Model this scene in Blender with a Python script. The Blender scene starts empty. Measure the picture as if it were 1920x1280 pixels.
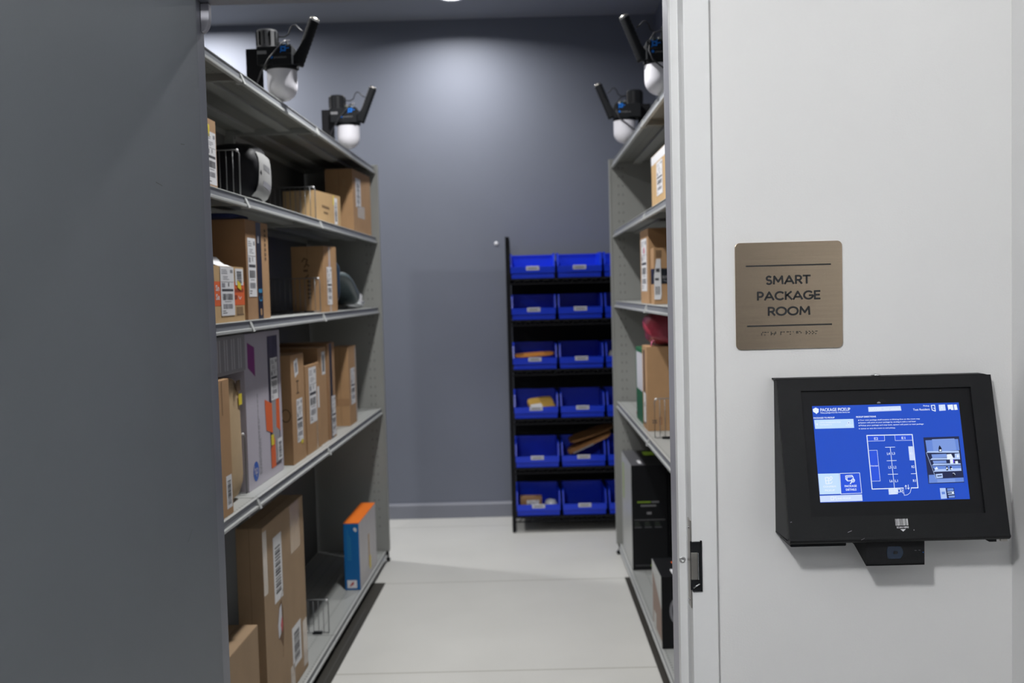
import bpy, bmesh, math, random
from mathutils import Vector, Matrix
random.seed(7)
sc = bpy.context.scene
COL = sc.collection
PI = math.pi

# ---------------------------------------------------------------- camera
F = 1867.0
EYE = 1.53
cam_d = bpy.data.cameras.new('camera')
cam = bpy.data.objects.new('camera', cam_d)
COL.objects.link(cam)
psi = 10.5 / F
pit = math.atan(94.8 / F)
rol = .026
fw = Vector((-math.sin(psi) * math.cos(pit), math.cos(psi) * math.cos(pit), -math.sin(pit)))
r0 = Vector((math.cos(psi), math.sin(psi), 0))
u0 = r0.cross(fw)
cr = r0 * math.cos(rol) - u0 * math.sin(rol)
cu = r0 * math.sin(rol) + u0 * math.cos(rol)
M = Matrix((cr, cu, -fw)).transposed().to_4x4()
M.translation = Vector((0, 0, EYE))
cam.matrix_world = M
cam_d.sensor_width = 36.0
cam_d.lens = 36.0 * F / 1920.0
cam_d.clip_start = .05
cam_d.dof.use_dof = True
cam_d.dof.focus_distance = 1.9
cam_d.dof.aperture_fstop = 4.5
sc.camera = cam

# ---------------------------------------------------------------- world, exposure
w = bpy.data.worlds.new('world')
sc.world = w
w.use_nodes = True
w.node_tree.nodes['Background'].inputs[0].default_value = (.8, .85, 1, 1)
w.node_tree.nodes['Background'].inputs[1].default_value = .004
sc.view_settings.view_transform = 'Standard'
sc.view_settings.look = 'None'
sc.view_settings.gamma = 1
sc.view_settings.exposure = 0.0

# ---------------------------------------------------------------- lamps
def area(name, loc, size, power, col=(1, 1, 1), rot=(0, 0, 0), spread=None):
    l = bpy.data.lights.new(name, 'AREA')
    l.shape = 'DISK'
    l.size = size
    l.energy = power
    l.color = col
    if spread: l.spread = math.radians(spread)
    o = bpy.data.objects.new(name, l)
    o.location = loc
    o.rotation_euler = rot
    COL.objects.link(o)
    return o
CEIL = 3.34
HALLC = 2.80
# downlights of the package room: two over the aisle, two over the aisle behind the left shelving
ROOM_LAMPS = [(-.35, 6.185), (-.35, 3.75), (-2.05, 6.215), (-2.05, 3.75)]
ROOM_POWER = [19.5, 51, 37, 24]
for (x, y), p in zip(ROOM_LAMPS, ROOM_POWER):
    area('downlight', (x, y, CEIL - .022), .13, p, (1.0, .995, .985), spread=160 if x > -1 else 176)
# downlights of the corridor, behind and beside the camera
HALL_LAMPS = [(-.60, -.25), (.30, -1.5)]
HALL_POWER = [125, 13]
# (the corridor lamps are glowing globes; their builder is with the ceiling lights)
# ---------------------------------------------------------------- tags
def tag(o, label=None, cat=None, group=None, kind=None):
    if label: o['label'] = label
    if cat: o['category'] = cat
    if group: o['group'] = group
    if kind: o['kind'] = kind
    return o
def empty(name, loc, rz=0):
    o = bpy.data.objects.new(name, None)
    o.empty_display_size = .05
    o.location = loc
    o.rotation_euler = (0, 0, rz)
    COL.objects.link(o)
    return o

# ---------------------------------------------------------------- materials
def mat(name, col, rough=.6, metal=0.0, var=.0, scale=20, bump=0.0, bscale=200, emit=None, es=1.0, stretch=None, spec=None, trans=0, alpha=1):
    m = bpy.data.materials.new(name)
    m.use_nodes = True
    nt = m.node_tree
    b = nt.nodes['Principled BSDF']
    b.inputs['Base Color'].default_value = (*col, 1)
    b.inputs['Roughness'].default_value = rough
    b.inputs['Metallic'].default_value = metal
    if spec is not None: b.inputs['Specular IOR Level'].default_value = spec
    if trans: b.inputs['Transmission Weight'].default_value = trans
    if alpha < 1: b.inputs['Alpha'].default_value = alpha
    tc = nt.nodes.new('ShaderNodeTexCoord')
    src = tc.outputs['Object']
    if stretch:
        mp = nt.nodes.new('ShaderNodeMapping')
        mp.inputs['Scale'].default_value = stretch
        nt.links.new(src, mp.inputs['Vector'])
        src = mp.outputs['Vector']
    if var:
        n = nt.nodes.new('ShaderNodeTexNoise')
        n.inputs['Scale'].default_value = scale
        n.inputs['Detail'].default_value = 4
        nt.links.new(src, n.inputs['Vector'])
        r = nt.nodes.new('ShaderNodeValToRGB')
        r.color_ramp.elements[0].position = .3
        r.color_ramp.elements[1].position = .7
        r.color_ramp.elements[0].color = (*[c * (1 - var) for c in col], 1)
        r.color_ramp.elements[1].color = (*[min(1, c * (1 + var)) for c in col], 1)
        nt.links.new(n.outputs['Fac'], r.inputs['Fac'])
        nt.links.new(r.outputs['Color'], b.inputs['Base Color'])
    if bump:
        n = nt.nodes.new('ShaderNodeTexNoise')
        n.inputs['Scale'].default_value = bscale
        n.inputs['Detail'].default_value = 3
        nt.links.new(src, n.inputs['Vector'])
        bp = nt.nodes.new('ShaderNodeBump')
        bp.inputs['Strength'].default_value = bump
        bp.inputs['Distance'].default_value = .001
        nt.links.new(n.outputs['Fac'], bp.inputs['Height'])
        nt.links.new(bp.outputs['Normal'], b.inputs['Normal'])
    if emit:
        b.inputs['Emission Color'].default_value = (*emit, 1)
        b.inputs['Emission Strength'].default_value = es
    return m
def s2l(r, g, b):
    f = lambda c: (c / 255 / 12.92) if c / 255 <= .04045 else ((c / 255 + .055) / 1.055) ** 2.4
    return (f(r), f(g), f(b))
MT = {}
MT['white_wall'] = mat('white_wall_paint', (.77, .77, .76), .55, var=.012, scale=3, bump=.25, bscale=260)
MT['grey_wall'] = mat('grey_wall_paint', (.165, .18, .225), .62, var=.02, scale=3, bump=.25, bscale=160)
MT['grey_ceiling'] = mat('grey_ceiling_paint', (.27, .285, .31), .7, var=.02, scale=3)
MT['white_trim'] = mat('white_trim_paint', (.79, .795, .79), .42, var=.01, scale=8)
MT['grey_trim'] = mat('grey_trim_paint', (.21, .22, .26), .4, var=.02, scale=6)
MT['grey_trim_lit'] = mat('grey_trim_paint_lit', (.40, .40, .45), .4, var=.02, scale=6)  # lightened copy of the grey trim: the room lamp's light put into the colour
MT['track'] = mat('floor_track', (.035, .032, .026), .5)
MT['hall_floor'] = mat('corridor_floor', (.10, .10, .10), .6, var=.1, scale=30)
MT['hall_dim'] = mat('corridor_grey_wall', (.30, .31, .33), .6)  # grey set on unseen corridor walls to cut bounce and darken reflections
MT['door_paint'] = mat('grey_door_paint', (.185, .203, .226), .5, var=.04, scale=2.5, bump=.15, bscale=220)
MT['shelf_metal'] = mat('grey_shelf_enamel', (.30, .305, .29), .42, var=.02, scale=6)
MT['shelf_light'] = mat('light_shelf_enamel', (.44, .45, .44), .35, var=.02, scale=6)
MT['rail_grey'] = mat('price_rail_grey', (.22, .23, .25), .4)
MT['panel_dark'] = mat('shelf_back_enamel', (.10, .10, .097), .5, var=.02, scale=6)
MT['hole'] = mat('hole_black', (.01, .01, .01), .9)
MT['card'] = mat('cardboard', (.40, .235, .115), .8, var=.05, scale=14, bump=.2, bscale=90)
MT['card2'] = mat('cardboard_light', (.50, .33, .16), .8, var=.05, scale=14, bump=.2, bscale=90)
MT['card3'] = mat('cardboard_dark', (.33, .185, .09), .8, var=.05, scale=14, bump=.2, bscale=90)
MT['card_dull'] = mat('cardboard_dull', (.34, .23, .135), .8, var=.05, scale=10, bump=.2, bscale=90)
MT['seam'] = mat('cardboard_seam', (.16, .09, .045), .9)
MT['kraft'] = mat('kraft_paper', (.50, .36, .21), .75, var=.06, scale=10, bump=.5, bscale=40)
MT['tape'] = mat('packing_tape', (.46, .32, .19), .25, var=.04, scale=30)
MT['cleartape'] = mat('clear_packing_tape', (.55, .47, .40), .15, var=.04, scale=30)
MT['paper'] = mat('white_label_paper', (.74, .74, .76), .55)
MT['ink'] = mat('label_ink', (.05, .05, .06), .6)
MT['inkgrey'] = mat('label_ink_grey', (.26, .26, .29), .6)
MT['inkbrown'] = mat('brown_ink', (.12, .07, .035), .8)
MT['navy'] = mat('navy_tape', (.008, .010, .016), .35)
MT['skyblue'] = mat('sky_blue_ink', (.03, .22, .42), .5)
MT['orange'] = mat('orange_print', (.72, .13, .03), .55)
MT['yellow'] = mat('yellow_sticker', (.75, .60, .04), .5)
MT['redink'] = mat('dark_red_ink', (.25, .04, .02), .6)
MT['lavender'] = mat('printer_box_white', (.50, .47, .54), .5, var=.02, scale=8)
MT['greybox'] = mat('grey_printed_card', (.30, .29, .31), .6, var=.03, scale=12)
MT['purple'] = mat('purple_print', (.23, .02, .20), .5)
MT['darkphoto'] = mat('dark_photo_print', (.05, .04, .06), .4, var=.5, scale=18)
MT['bluelogo'] = mat('blue_logo_ink', (.02, .10, .45), .5)
MT['boxblue'] = mat('blue_box_print', (.0, .12, .36), .45)
MT['boxorange'] = mat('orange_box_print', (.90, .20, .015), .45)
MT['boxgrey'] = mat('pale_box_print', (.48, .46, .47), .45, var=.05, scale=6)
MT['black_box'] = mat('black_box_print', (.006, .0065, .008), .4, spec=.25)
MT['grey_box_top'] = mat('dark_grey_box_print', (.09, .09, .10), .4)
MT['silver_print'] = mat('silver_print', (.45, .46, .45), .35)
MT['lime'] = mat('lime_print', (.22, .36, .02), .5)
MT['bag_black'] = mat('black_poly_bag', (.010, .010, .013), .6, spec=.25, bump=.6, bscale=25)
MT['bag_grey'] = mat('grey_poly_mailer', (.10, .13, .14), .32, bump=.6, bscale=25)
MT['bag_teal'] = mat('dark_teal_poly_bag', (.015, .035, .06), .3, bump=.6, bscale=25)
MT['bag_red'] = mat('crimson_foil_bag', (.30, .035, .06), .28, bump=.8, bscale=22)
MT['pink'] = mat('pink_ribbon', (.75, .20, .35), .4)
MT['green'] = mat('green_box_print', (.01, .12, .045), .5)
MT['clearbag'] = mat('clear_plastic_bag', (.6, .62, .64), .2, bump=.8, bscale=60)
MT['env_orange'] = mat('orange_padded_envelope', (.72, .28, .05), .6, var=.08, scale=20)
MT['env_yellow'] = mat('yellow_padded_envelope', (.62, .38, .08), .6, var=.08, scale=20)
MT['env_brown'] = mat('brown_envelope', (.33, .16, .06), .6, var=.08, scale=20)
MT['wire'] = mat('divider_wire', (.22, .225, .23), .45, .5)
MT['white_plastic'] = mat('white_plastic', (.8, .8, .82), .4)
MT['black_plastic'] = mat('black_plastic', (.011, .012, .014), .6, spec=.18)
MT['black_metal'] = mat('black_powder_coat', (.010, .010, .012), .6, spec=.15)
MT['dome'] = mat('frosted_dome', (.72, .71, .76), .32, spec=.4)
MT['logo_blue'] = mat('bright_blue_logo', (.005, .16, .62), .4)
MT['textgrey'] = mat('grey_lettering', (.20, .20, .21), .5)
MT['chrome'] = mat('chrome', (.75, .75, .76), .2, 1.0)
MT['brushed'] = mat('brushed_steel', (.52, .50, .46), .35, 1.0)
MT['greenpcb'] = mat('green_circuit_board', (.05, .12, .05), .5)
MT['cable'] = mat('black_cable', (.03, .03, .035), .4)
MT['bin'] = mat('blue_bin_plastic', (.001, .038, .68), .35, var=.03, scale=8)
MT['binlabel'] = mat('bin_label_paper', (.62, .62, .68), .5)
MT['kiosk'] = mat('kiosk_powder_coat', (.0085, .009, .010), .5, spec=.22, bump=.35, bscale=700)
MT['kiosk_in'] = mat('kiosk_bezel', (.006, .0063, .0075), .4, spec=.22)
MT['sign'] = mat('bronze_brushed_metal', (.45, .36, .265), .25, 1.0, var=.05, scale=4, stretch=(2, 60, 60), bump=.1, bscale=50)
MT['signink'] = mat('sign_black', (.008, .010, .012), .5)
MT['screwhead'] = mat('screw_head', (.62, .62, .62), .35, .8)
MT['lens'] = mat('scanner_window', (.01, .022, .045), .15)
MT['lamp'] = mat('lamp_lens', (.8, .8, .8), .4, emit=(.93, .96, 1), es=9)
MT['halllamp'] = mat('hall_lamp_lens', (.8, .8, .8), .4, emit=(1, .98, .95), es=6)
# screen colours give off light
def em(n, c, s=1.0):
    m = mat(n, (.004, .004, .005), .3, spec=.2, emit=s2l(*c), es=s)
    return m
SCR = {'b': em('screen_blue', (32, 78, 196)), 'b2': em('screen_blue_fill', (42, 84, 222)), 'w': em('screen_white', (232, 242, 255)),
       'l': em('screen_pale_blue', (206, 222, 255)), 'l2': em('screen_light_blue', (196, 224, 255)), 'd': em('screen_photo_dark', (34, 42, 78)),
       'p1': em('screen_photo_blue', (104, 138, 216)), 'p2': em('screen_photo_mid', (124, 154, 222)), 'p3': em('screen_photo_pale', (176, 200, 244)),
       'k': em('screen_photo_black', (16, 20, 44)), 'v': em('screen_photo_violet', (90, 60, 235))}
# perforated enamel: dark punched holes in rows along the shelf
def perforated(name, base):
    m = mat(name, base, .4)
    nt = m.node_tree
    b = nt.nodes['Principled BSDF']
    tc = nt.nodes.new('ShaderNodeTexCoord')
    sp = nt.nodes.new('ShaderNodeSeparateXYZ')
    nt.links.new(tc.outputs['Object'], sp.inputs[0])
    def mth(op, a, bb=None):
        n = nt.nodes.new('ShaderNodeMath')
        n.operation = op
        for i, v in enumerate((a, bb)):
            if v is None: continue
            if isinstance(v, (int, float)): n.inputs[i].default_value = v
            else: nt.links.new(v, n.inputs[i])
        return n.outputs[0]
    def cell(s, per):
        return mth('MULTIPLY', mth('SUBTRACT', mth('FRACT', mth('DIVIDE', s, per)), .5), per)
    dy = cell(sp.outputs['Y'], .0254)
    dx = cell(sp.outputs['X'], .062)
    d = mth('SQRT', mth('ADD', mth('MULTIPLY', dx, dx), mth('MULTIPLY', dy, dy)))
    k = mth('LESS_THAN', d, .0042)
    mx = nt.nodes.new('ShaderNodeMix')
    mx.data_type = 'RGBA'
    mx.inputs[6].default_value = (*base, 1)
    mx.inputs[7].default_value = (*[c * .35 for c in base], 1)
    nt.links.new(k, mx.inputs[0])
    nt.links.new(mx.outputs[2], b.inputs['Base Color'])
    return m
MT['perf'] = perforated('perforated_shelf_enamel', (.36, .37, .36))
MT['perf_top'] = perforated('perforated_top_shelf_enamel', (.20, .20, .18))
def floor_mat():
    m = mat('concrete_floor', (.62, .615, .585), .4, var=.035, scale=2.2)
    nt = m.node_tree
    b = nt.nodes['Principled BSDF']
    old = b.inputs['Base Color'].links[0].from_socket
    tc = nt.nodes.new('ShaderNodeTexCoord')
    sp = nt.nodes.new('ShaderNodeSeparateXYZ')
    nt.links.new(tc.outputs['Object'], sp.inputs[0])
    prev = old
    for y0 in (5.197, 3.95, 2.7, 6.45):
        a = nt.nodes.new('ShaderNodeMath'); a.operation = 'SUBTRACT'; a.inputs[1].default_value = y0
        nt.links.new(sp.outputs['Y'], a.inputs[0])
        c = nt.nodes.new('ShaderNodeMath'); c.operation = 'ABSOLUTE'; nt.links.new(a.outputs[0], c.inputs[0])
        d = nt.nodes.new('ShaderNodeMath'); d.operation = 'LESS_THAN'; d.inputs[1].default_value = .004
        nt.links.new(c.outputs[0], d.inputs[0])
        mx = nt.nodes.new('ShaderNodeMix'); mx.data_type = 'RGBA'
        nt.links.new(d.outputs[0], mx.inputs[0]); nt.links.new(prev, mx.inputs[6])
        mx.inputs[7].default_value = (.36, .35, .31, 1)
        prev = mx.outputs[2]
    nt.links.new(prev, b.inputs['Base Color'])
    return m
MT['floor'] = floor_mat()

# ---------------------------------------------------------------- mesh builder
class MB:
    def __init__(s):
        s.v = []; s.f = []; s.m = []; s.mats = []; s.smooth = []
    def mi(s, m):
        if m not in s.mats: s.mats.append(m)
        return s.mats.index(m)
    def add(s, vs, fs, m, sm=False):
        o = len(s.v)
        s.v += [tuple(v) for v in vs]
        i = s.mi(m)
        for f in fs:
            s.f.append([o + k for k in f]); s.m.append(i); s.smooth.append(sm)
        return s
    def box(s, x0, x1, y0, y1, z0, z1, m):
        if x0 > x1: x0, x1 = x1, x0
        if y0 > y1: y0, y1 = y1, y0
        if z0 > z1: z0, z1 = z1, z0
        vs = [(x, y, z) for z in (z0, z1) for y in (y0, y1) for x in (x0, x1)]
        return s.add(vs, [(0, 2, 3, 1), (4, 5, 7, 6), (0, 1, 5, 4), (2, 6, 7, 3), (0, 4, 6, 2), (1, 3, 7, 5)], m)
    def prism(s, pts, lo, hi, axis, m, sm=False):
        """polygon pts (2D) swept along axis 0/1/2 from lo to hi"""
        def P(p, t):
            a, b = p
            return {0: (t, a, b), 1: (a, t, b), 2: (a, b, t)}[axis]
        n = len(pts)
        vs = [P(p, lo) for p in pts] + [P(p, hi) for p in pts]
        fs = [(i, (i + 1) % n, n + (i + 1) % n, n + i) for i in range(n)]
        fs += [tuple(range(n))[::-1], tuple(range(n, 2 * n))]
        return s.add(vs, fs, m, sm)
    def tube(s, pts, r, m, n=8, close=False):
        pts = [Vector(p) for p in pts]
        rings = []
        up = Vector((0, 0, 1))
        for i, p in enumerate(pts):
            if i == 0: t = pts[1] - p
            elif i == len(pts) - 1: t = p - pts[i - 1]
            else: t = (pts[i + 1] - pts[i - 1])
            t.normalize()
            a = t.cross(up)
            if a.length < 1e-3: a = t.cross(Vector((1, 0, 0)))
            a.normalize(); b = t.cross(a)
            rr = r[i] if isinstance(r, (list, tuple)) else r
            rings.append([p + (a * math.cos(2 * PI * k / n) + b * math.sin(2 * PI * k / n)) * rr for k in range(n)])
        vs = [v for R_ in rings for v in R_]
        fs = []
        for i in range(len(pts) - 1):
            for k in range(n):
                fs.append((i * n + k, i * n + (k + 1) % n, (i + 1) * n + (k + 1) % n, (i + 1) * n + k))
        fs.append(tuple(range(n))[::-1]); fs.append(tuple((len(pts) - 1) * n + k for k in range(n)))
        return s.add(vs, fs, m, True)
    def lathe(s, prof, m, n=24, c=(0, 0, 0), axis='z', sm=True):
        """prof: list of (r, h)"""
        def P(r, h, a):
            x, y = r * math.cos(a), r * math.sin(a)
            if axis == 'z': return (c[0] + x, c[1] + y, c[2] + h)
            if axis == 'y': return (c[0] + x, c[1] + h, c[2] + y)
            return (c[0] + h, c[1] + x, c[2] + y)
        vs = [P(r, h, 2 * PI * k / n) for r, h in prof for k in range(n)]
        fs = []
        for i in range(len(prof) - 1):
            for k in range(n):
                fs.append((i * n + k, i * n + (k + 1) % n, (i + 1) * n + (k + 1) % n, (i + 1) * n + k))
        fs.append(tuple(range(n))[::-1]); fs.append(tuple((len(prof) - 1) * n + k for k in range(n)))
        return s.add(vs, fs, m, sm)
    def build(s, name, parent=None, bevel=0, loc=None, rz=0, segs=2):
        me = bpy.data.meshes.new(name)
        me.from_pydata(s.v, [], s.f)
        for m in s.mats: me.materials.append(m)
        for p, i, sm in zip(me.polygons, s.m, s.smooth):
            p.material_index = i; p.use_smooth = sm
        bm = bmesh.new(); bm.from_mesh(me)
        bmesh.ops.recalc_face_normals(bm, faces=bm.faces)
        bm.to_mesh(me); bm.free()
        me.update()
        o = bpy.data.objects.new(name, me)
        COL.objects.link(o)
        if parent: o.parent = parent
        if loc is not None: o.location = loc
        if rz: o.rotation_euler = (0, 0, rz)
        if bevel:
            b = o.modifiers.new('bevel', 'BEVEL')
            b.width = bevel; b.segments = segs; b.limit_method = 'ANGLE'; b.angle_limit = math.radians(40)
        return o

# flat artwork: shapes in a 2-D frame (a right, b up), then laid on a face by a function
_tc = {}
def text_shape(t):
    if t in _tc: return _tc[t]
    c = bpy.data.curves.new('t', 'FONT')
    c.body = t; c.size = 1; c.resolution_u = 2
    o = bpy.data.objects.new('t', c)
    COL.objects.link(o)
    me = o.to_mesh()
    vs = [(v.co.x, v.co.y) for v in me.vertices]
    fs = [tuple(p.vertices) for p in me.polygons]
    o.to_mesh_clear()
    bpy.data.objects.remove(o); bpy.data.curves.remove(c)
    _tc[t] = (vs, fs)
    return _tc[t]
class Art:
    def __init__(s): s.items = []
    def poly(s, pts, m, lift=0): s.items.append((pts, [tuple(range(len(pts)))], m, lift)); return s
    def rect(s, a0, b0, a1, b1, m, lift=0): return s.poly([(a0, b0), (a1, b0), (a1, b1), (a0, b1)], m, lift)
    def text(s, t, a, b, wd, cap, m, lift=0, bold=0):
        vs, fs = text_shape(t)
        if not vs: return s
        x0 = min(v[0] for v in vs); x1 = max(v[0] for v in vs)
        kx = wd / (x1 - x0); ky = cap / .69
        P = [(a + (v[0] - x0) * kx, b + v[1] * ky) for v in vs]
        s.items.append((P, fs, m, lift))
        if bold:
            s.items.append(([(p[0] + bold, p[1]) for p in P], fs, m, lift + .00003))
            s.items.append(([(p[0], p[1] + bold) for p in P], fs, m, lift + .00006))
        return s
    def disc(s, a, b, r, m, lift=0, n=20, sq=1): return s.poly([(a + r * math.cos(2 * PI * k / n), b + r * sq * math.sin(2 * PI * k / n)) for k in range(n)], m, lift)
    def line(s, pts, wd, m, lift=0):
        n = len(pts)
        for i in range(n - 1):
            p = Vector(pts[i]); q = Vector(pts[i + 1])
            t = q - p
            if t.length < 1e-9: continue
            t.normalize(); nn = Vector((-t.y, t.x)) * wd / 2; e = t * wd * .3
            s.poly([tuple(p - nn - e), tuple(q - nn + e), tuple(q + nn + e), tuple(p + nn - e)], m, lift + i * 1e-6)
        return s
    def barcode(s, a0, b0, a1, b1, m, lift=0, n=22, vert=False, seed=1):
        rr = random.Random(seed)
        L = (b1 - b0) if vert else (a1 - a0)
        st = L / n
        for i in range(n):
            wd = st * rr.choice((.35, .5, .75))
            if vert: s.rect(a0, b0 + i * st, a1, b0 + i * st + wd, m, lift)
            else: s.rect(a0 + i * st, b0, a0 + i * st + wd, b1, m, lift)
        return s
    def lay(s, fn, mb=None):
        """fn(a, b, lift) -> 3-D point"""
        mb = mb or MB()
        for P, fs, m, lift in s.items:
            mb.add([fn(p[0], p[1], lift) for p in P], fs, m)
        return mb
def strip_mesh(mb, fn, name, parent):
    o = MB.build(mb, name, parent)
    return o
# ================================================================= the setting
def struct(mb, name, bevel=0, parent=None):
    o = mb.build(name, parent, bevel)
    if parent is None: o['kind'] = 'structure'
    return o
XR = .964; XL = -3.4; YB = 6.71; YW = 1.885; YI = 2.012
HX = .9345
struct(MB().box(XL - .1, XR + .1, YI - .15, YB + .1, -.1, 0, MT['floor']), 'floor')
struct(MB().box(-1.9, 2.5, -2.6, YI - .15, -.1, 0, MT['hall_floor']), 'floor_hall')
struct(MB().box(XL - .1, XR + .1, YW + .06, YB + .1, CEIL, CEIL + .1, MT['grey_ceiling']), 'ceiling')
struct(MB().box(-1.9, 2.5, -2.6, YW, HALLC, HALLC + .1, MT['white_wall']), 'ceiling_hall')
struct(MB().box(XL, XR, YB, YB + .1, 0, CEIL, MT['grey_wall']), 'wall_back')
struct(MB().box(XR, XR + .1, YI, YB + .1, 0, CEIL, MT['grey_wall']), 'wall_right')
struct(MB().box(XL - .1, XL, YI, YB + .1, 0, CEIL, MT['grey_wall']), 'wall_left')
# the wall with the doorway: white corridor side, grey room side
JR, JL = .3207, -.627           # rabbet faces of the frame
OR, OL = .3686, -.675           # outer edges of the frame
HEAD = 2.13
wf = MB()
wf.box(OR - .004, HX + .1, YW, 1.95, 0, HALLC + .1, MT['white_wall'])
wf.box(OL + .004, -1.9, YW, 1.95, 0, HALLC + .1, MT['white_wall'])
wf.box(OL + .004, OR - .004, YW, 1.95, HEAD + .045, HALLC + .1, MT['white_wall'])
wf.box(OR - .004, XR + .1, 1.95, YI, 0, CEIL, MT['grey_wall'])
wf.box(OL + .004, XL, 1.95, YI, 0, CEIL, MT['grey_wall'])
wf.box(OL + .004, OR - .004, 1.95, YI, HEAD + .045, CEIL, MT['grey_wall'])
struct(wf, 'wall_front')
struct(MB().box(HX, HX + .1, .40, YW, 0, HALLC, MT['white_wall']).box(HX + .1, 2.4, .40, .50, 0, HALLC, MT['white_wall']), 'wall_hall_right')  # cut short, with an unseen return wall added, to grade the sign's reflection
struct(MB().box(2.4, 2.5, -2.6, .50, 0, HALLC, MT['hall_dim']), 'wall_hall_added')  # added unseen dark wall for the sign's left side to reflect
struct(MB().box(-2.0, -1.9, -2.6, YW, 0, HALLC, MT['hall_dim']), 'wall_hall_left')
struct(MB().box(-1.9, 2.4, -2.7, -2.6, 0, HALLC, MT['hall_dim']), 'wall_hall_rear')
# baseboard with a small rounded top and a cove foot
def base_prof(t, h):
    return [(0, 0), (-t, 0), (-t, h - .016), (-t + .006, h - .004), (-.003, h), (0, h)]
struct(MB().prism([(YB + a, b) for a, b in base_prof(.016, .105)], XL, XR, 0, MT['grey_trim']), 'baseboard_back')
struct(MB().prism([(XR + a, b) for a, b in base_prof(.016, .105)], YI, YB, 1, MT['grey_trim']), 'baseboard_right')
# door frame: right jamb, left jamb, head
SR, SL = .3057, -.6122
fr = MB()
W_ = MT['white_trim']; G_ = MT['grey_trim']
fr.prism([(JR, 1.87), (OR, 1.87), (OR, YW + .002), (OR - .004, 1.953), (SR, 1.953), (SR, 1.93), (JR, 1.93)], 0, HEAD + .048, 2, W_)
fr.prism([(SR, 1.953), (OR - .004, 1.953), (OR, 2.01), (OR, 2.024), (SR + .002, 2.024), (SR, 2.02)], 0, HEAD + .048, 2, MT['grey_trim_lit'])
fr.prism([(JL, 1.87), (OL, 1.87), (OL, YW + .002), (OL + .004, 1.925), (SL, 1.925), (SL, 1.93), (JL, 1.93)][:5] + [(JL, 1.925)], 0, HEAD + .048, 2, W_)
fr.prism([(SL, 1.93), (OL + .004, 1.925), (OL, 2.01), (OL, 2.024), (SL - .002, 2.024), (SL, 2.02)], 0, HEAD + .048, 2, G_)
fr.box(JL, JR, 1.87, 1.93, HEAD + .001, HEAD + .048, W_)
fr.box(SL, SR, 1.93, 2.024, HEAD - .014, HEAD + .048, G_)
struct(fr, 'trim_1', .0012)
# narrow caulk shadow bead where the frame meets the wall
# floor tracks beside the shelving: dark metal channel plates let into the slab
THL, THR = .0289, .0037
OLr = Vector((-.762, 5.66, 0)); ORr = Vector((.54, 5.69, 0))
tr = MB()
tr.box(-.05, .042, -.455, -3.6, .0005, .003, MT['track'])
for i in range(150):
    y = -.9 - i * .018
    tr.box(.012, .016, y, y + .008, .003, .0036, MT['panel_dark'])
o = struct(tr, 'trim_2'); o.location = OLr; o.rotation_euler = (0, 0, -THL)
tr = MB().box(-.004, .05, -.49, -3.6, .0005, .003, MT['track'])
o = struct(tr, 'trim_3'); o.location = ORr; o.rotation_euler = (0, 0, -THR)

# ---------------------------------------------------------------- the open door
d = empty('door_1', (-.60, 1.87, 0)); d['kind'] = 'structure'
pn = MB().box(-.0228, .0212, 0, -.93, .012, 2.118, MT['door_paint'])
pn.build('door_panel', d, .0022)
sc_ = MB()
rr = random.Random(3)
for (y, z, L, a) in ((-.12, 1.80, .02, .1), (-.17, 1.11, .03, .6), (-.06, .80, .022, .5), (-.40, .72, .01, 0), (-.30, .62, .01, .2), (-.25, 1.72, .03, -.1)):
    c, s = math.cos(a), math.sin(a)
    sc_.add([(.0214, y, z), (.0214, y + L * c, z + L * s), (.0214, y + L * c, z + L * s + .0012), (.0214, y, z + .0015)], [(0, 1, 2, 3)], MT['panel_dark'])
sc_.build('scuff', d)
hg = MB()
for z in (.3, 1.07, 1.86):
    hg.tube([(-.028, .006, z - .055), (-.028, .006, z + .055)], .008, MT['brushed'], 10)
for z in (.3, 1.07, 1.86):
    h_ = MB().tube([(-.030, .004, z - .055), (-.030, .004, z + .055)], .007, MT['brushed'], 10)
    h_.build('hinge', d)
lv = MB().tube([(.0212, -.87, 1.0), (.06, -.87, 1.0), (.066, -.86, 1.0), (.066, -.75, 1.0)], .009, MT['brushed'], 10)
lv.lathe([(.03, 0), (.03, .008), (.025, .01)], MT['brushed'], 20, (.0212, -.87, 1.0), 'x')
lv.build('door_handle', d)
# rounded stop bracket hanging from the frame head at the hinge corner
b = MB()
pts = [(1.955, 2.114), (1.955, 2.075)] + [(1.970 - .015 * math.cos(a), 2.075 - .018 * math.sin(a)) for a in [PI * k / 12 for k in range(1, 7)]]
b.prism([(SL + .0005, 2.114), (SL + .0175, 2.114), (SL + .0175, 2.088)] + [(SL + .0005 + .017 * math.cos(a), 2.088 - .03 * math.sin(a)) for a in [PI * k / 16 for k in range(1, 9)]], 2.000, 2.018, 1, MT['grey_trim_lit'])
st = b.build('stop_bracket', None, .0015)
tag(st, 'rounded grey bracket hanging in the top corner of the doorway beside the open door', 'bracket')
# ---------------------------------------------------------------- strike on the right jamb
s_ = empty('electric_strike', (JR, 1.87, 1.0))
pl = MB().box(-.0020, -.0002, .004, .034, -.083, .085, MT['brushed'])
pl.build('faceplate', s_)
cv = MB()
cv.box(0.0000, .0165, -.0012, -.0002, -.047, .046, MT['black_plastic'])
cv.box(.0155, .0185, -.0040, -.0002, -.049, .048, MT['black_plastic'])
cv.box(0.0000, .0185, -.0040, -.0002, .0435, .0460, MT['black_plastic'])
cv.box(0.0000, .0185, -.0040, -.0002, -.0490, -.0465, MT['black_plastic'])
cv.box(-.0030, .0000, .0000, .0030, -.047, .046, MT['black_plastic'])
cv.build('pocket', s_)
kp = MB().box(-.0025, .0095, -.0052, -.0014, -.026, .026, MT['brushed'])
kp.box(.0095, .0115, -.0068, -.0014, -.026, .026, MT['chrome'])
kp.build('keeper', s_, .0006)
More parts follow.
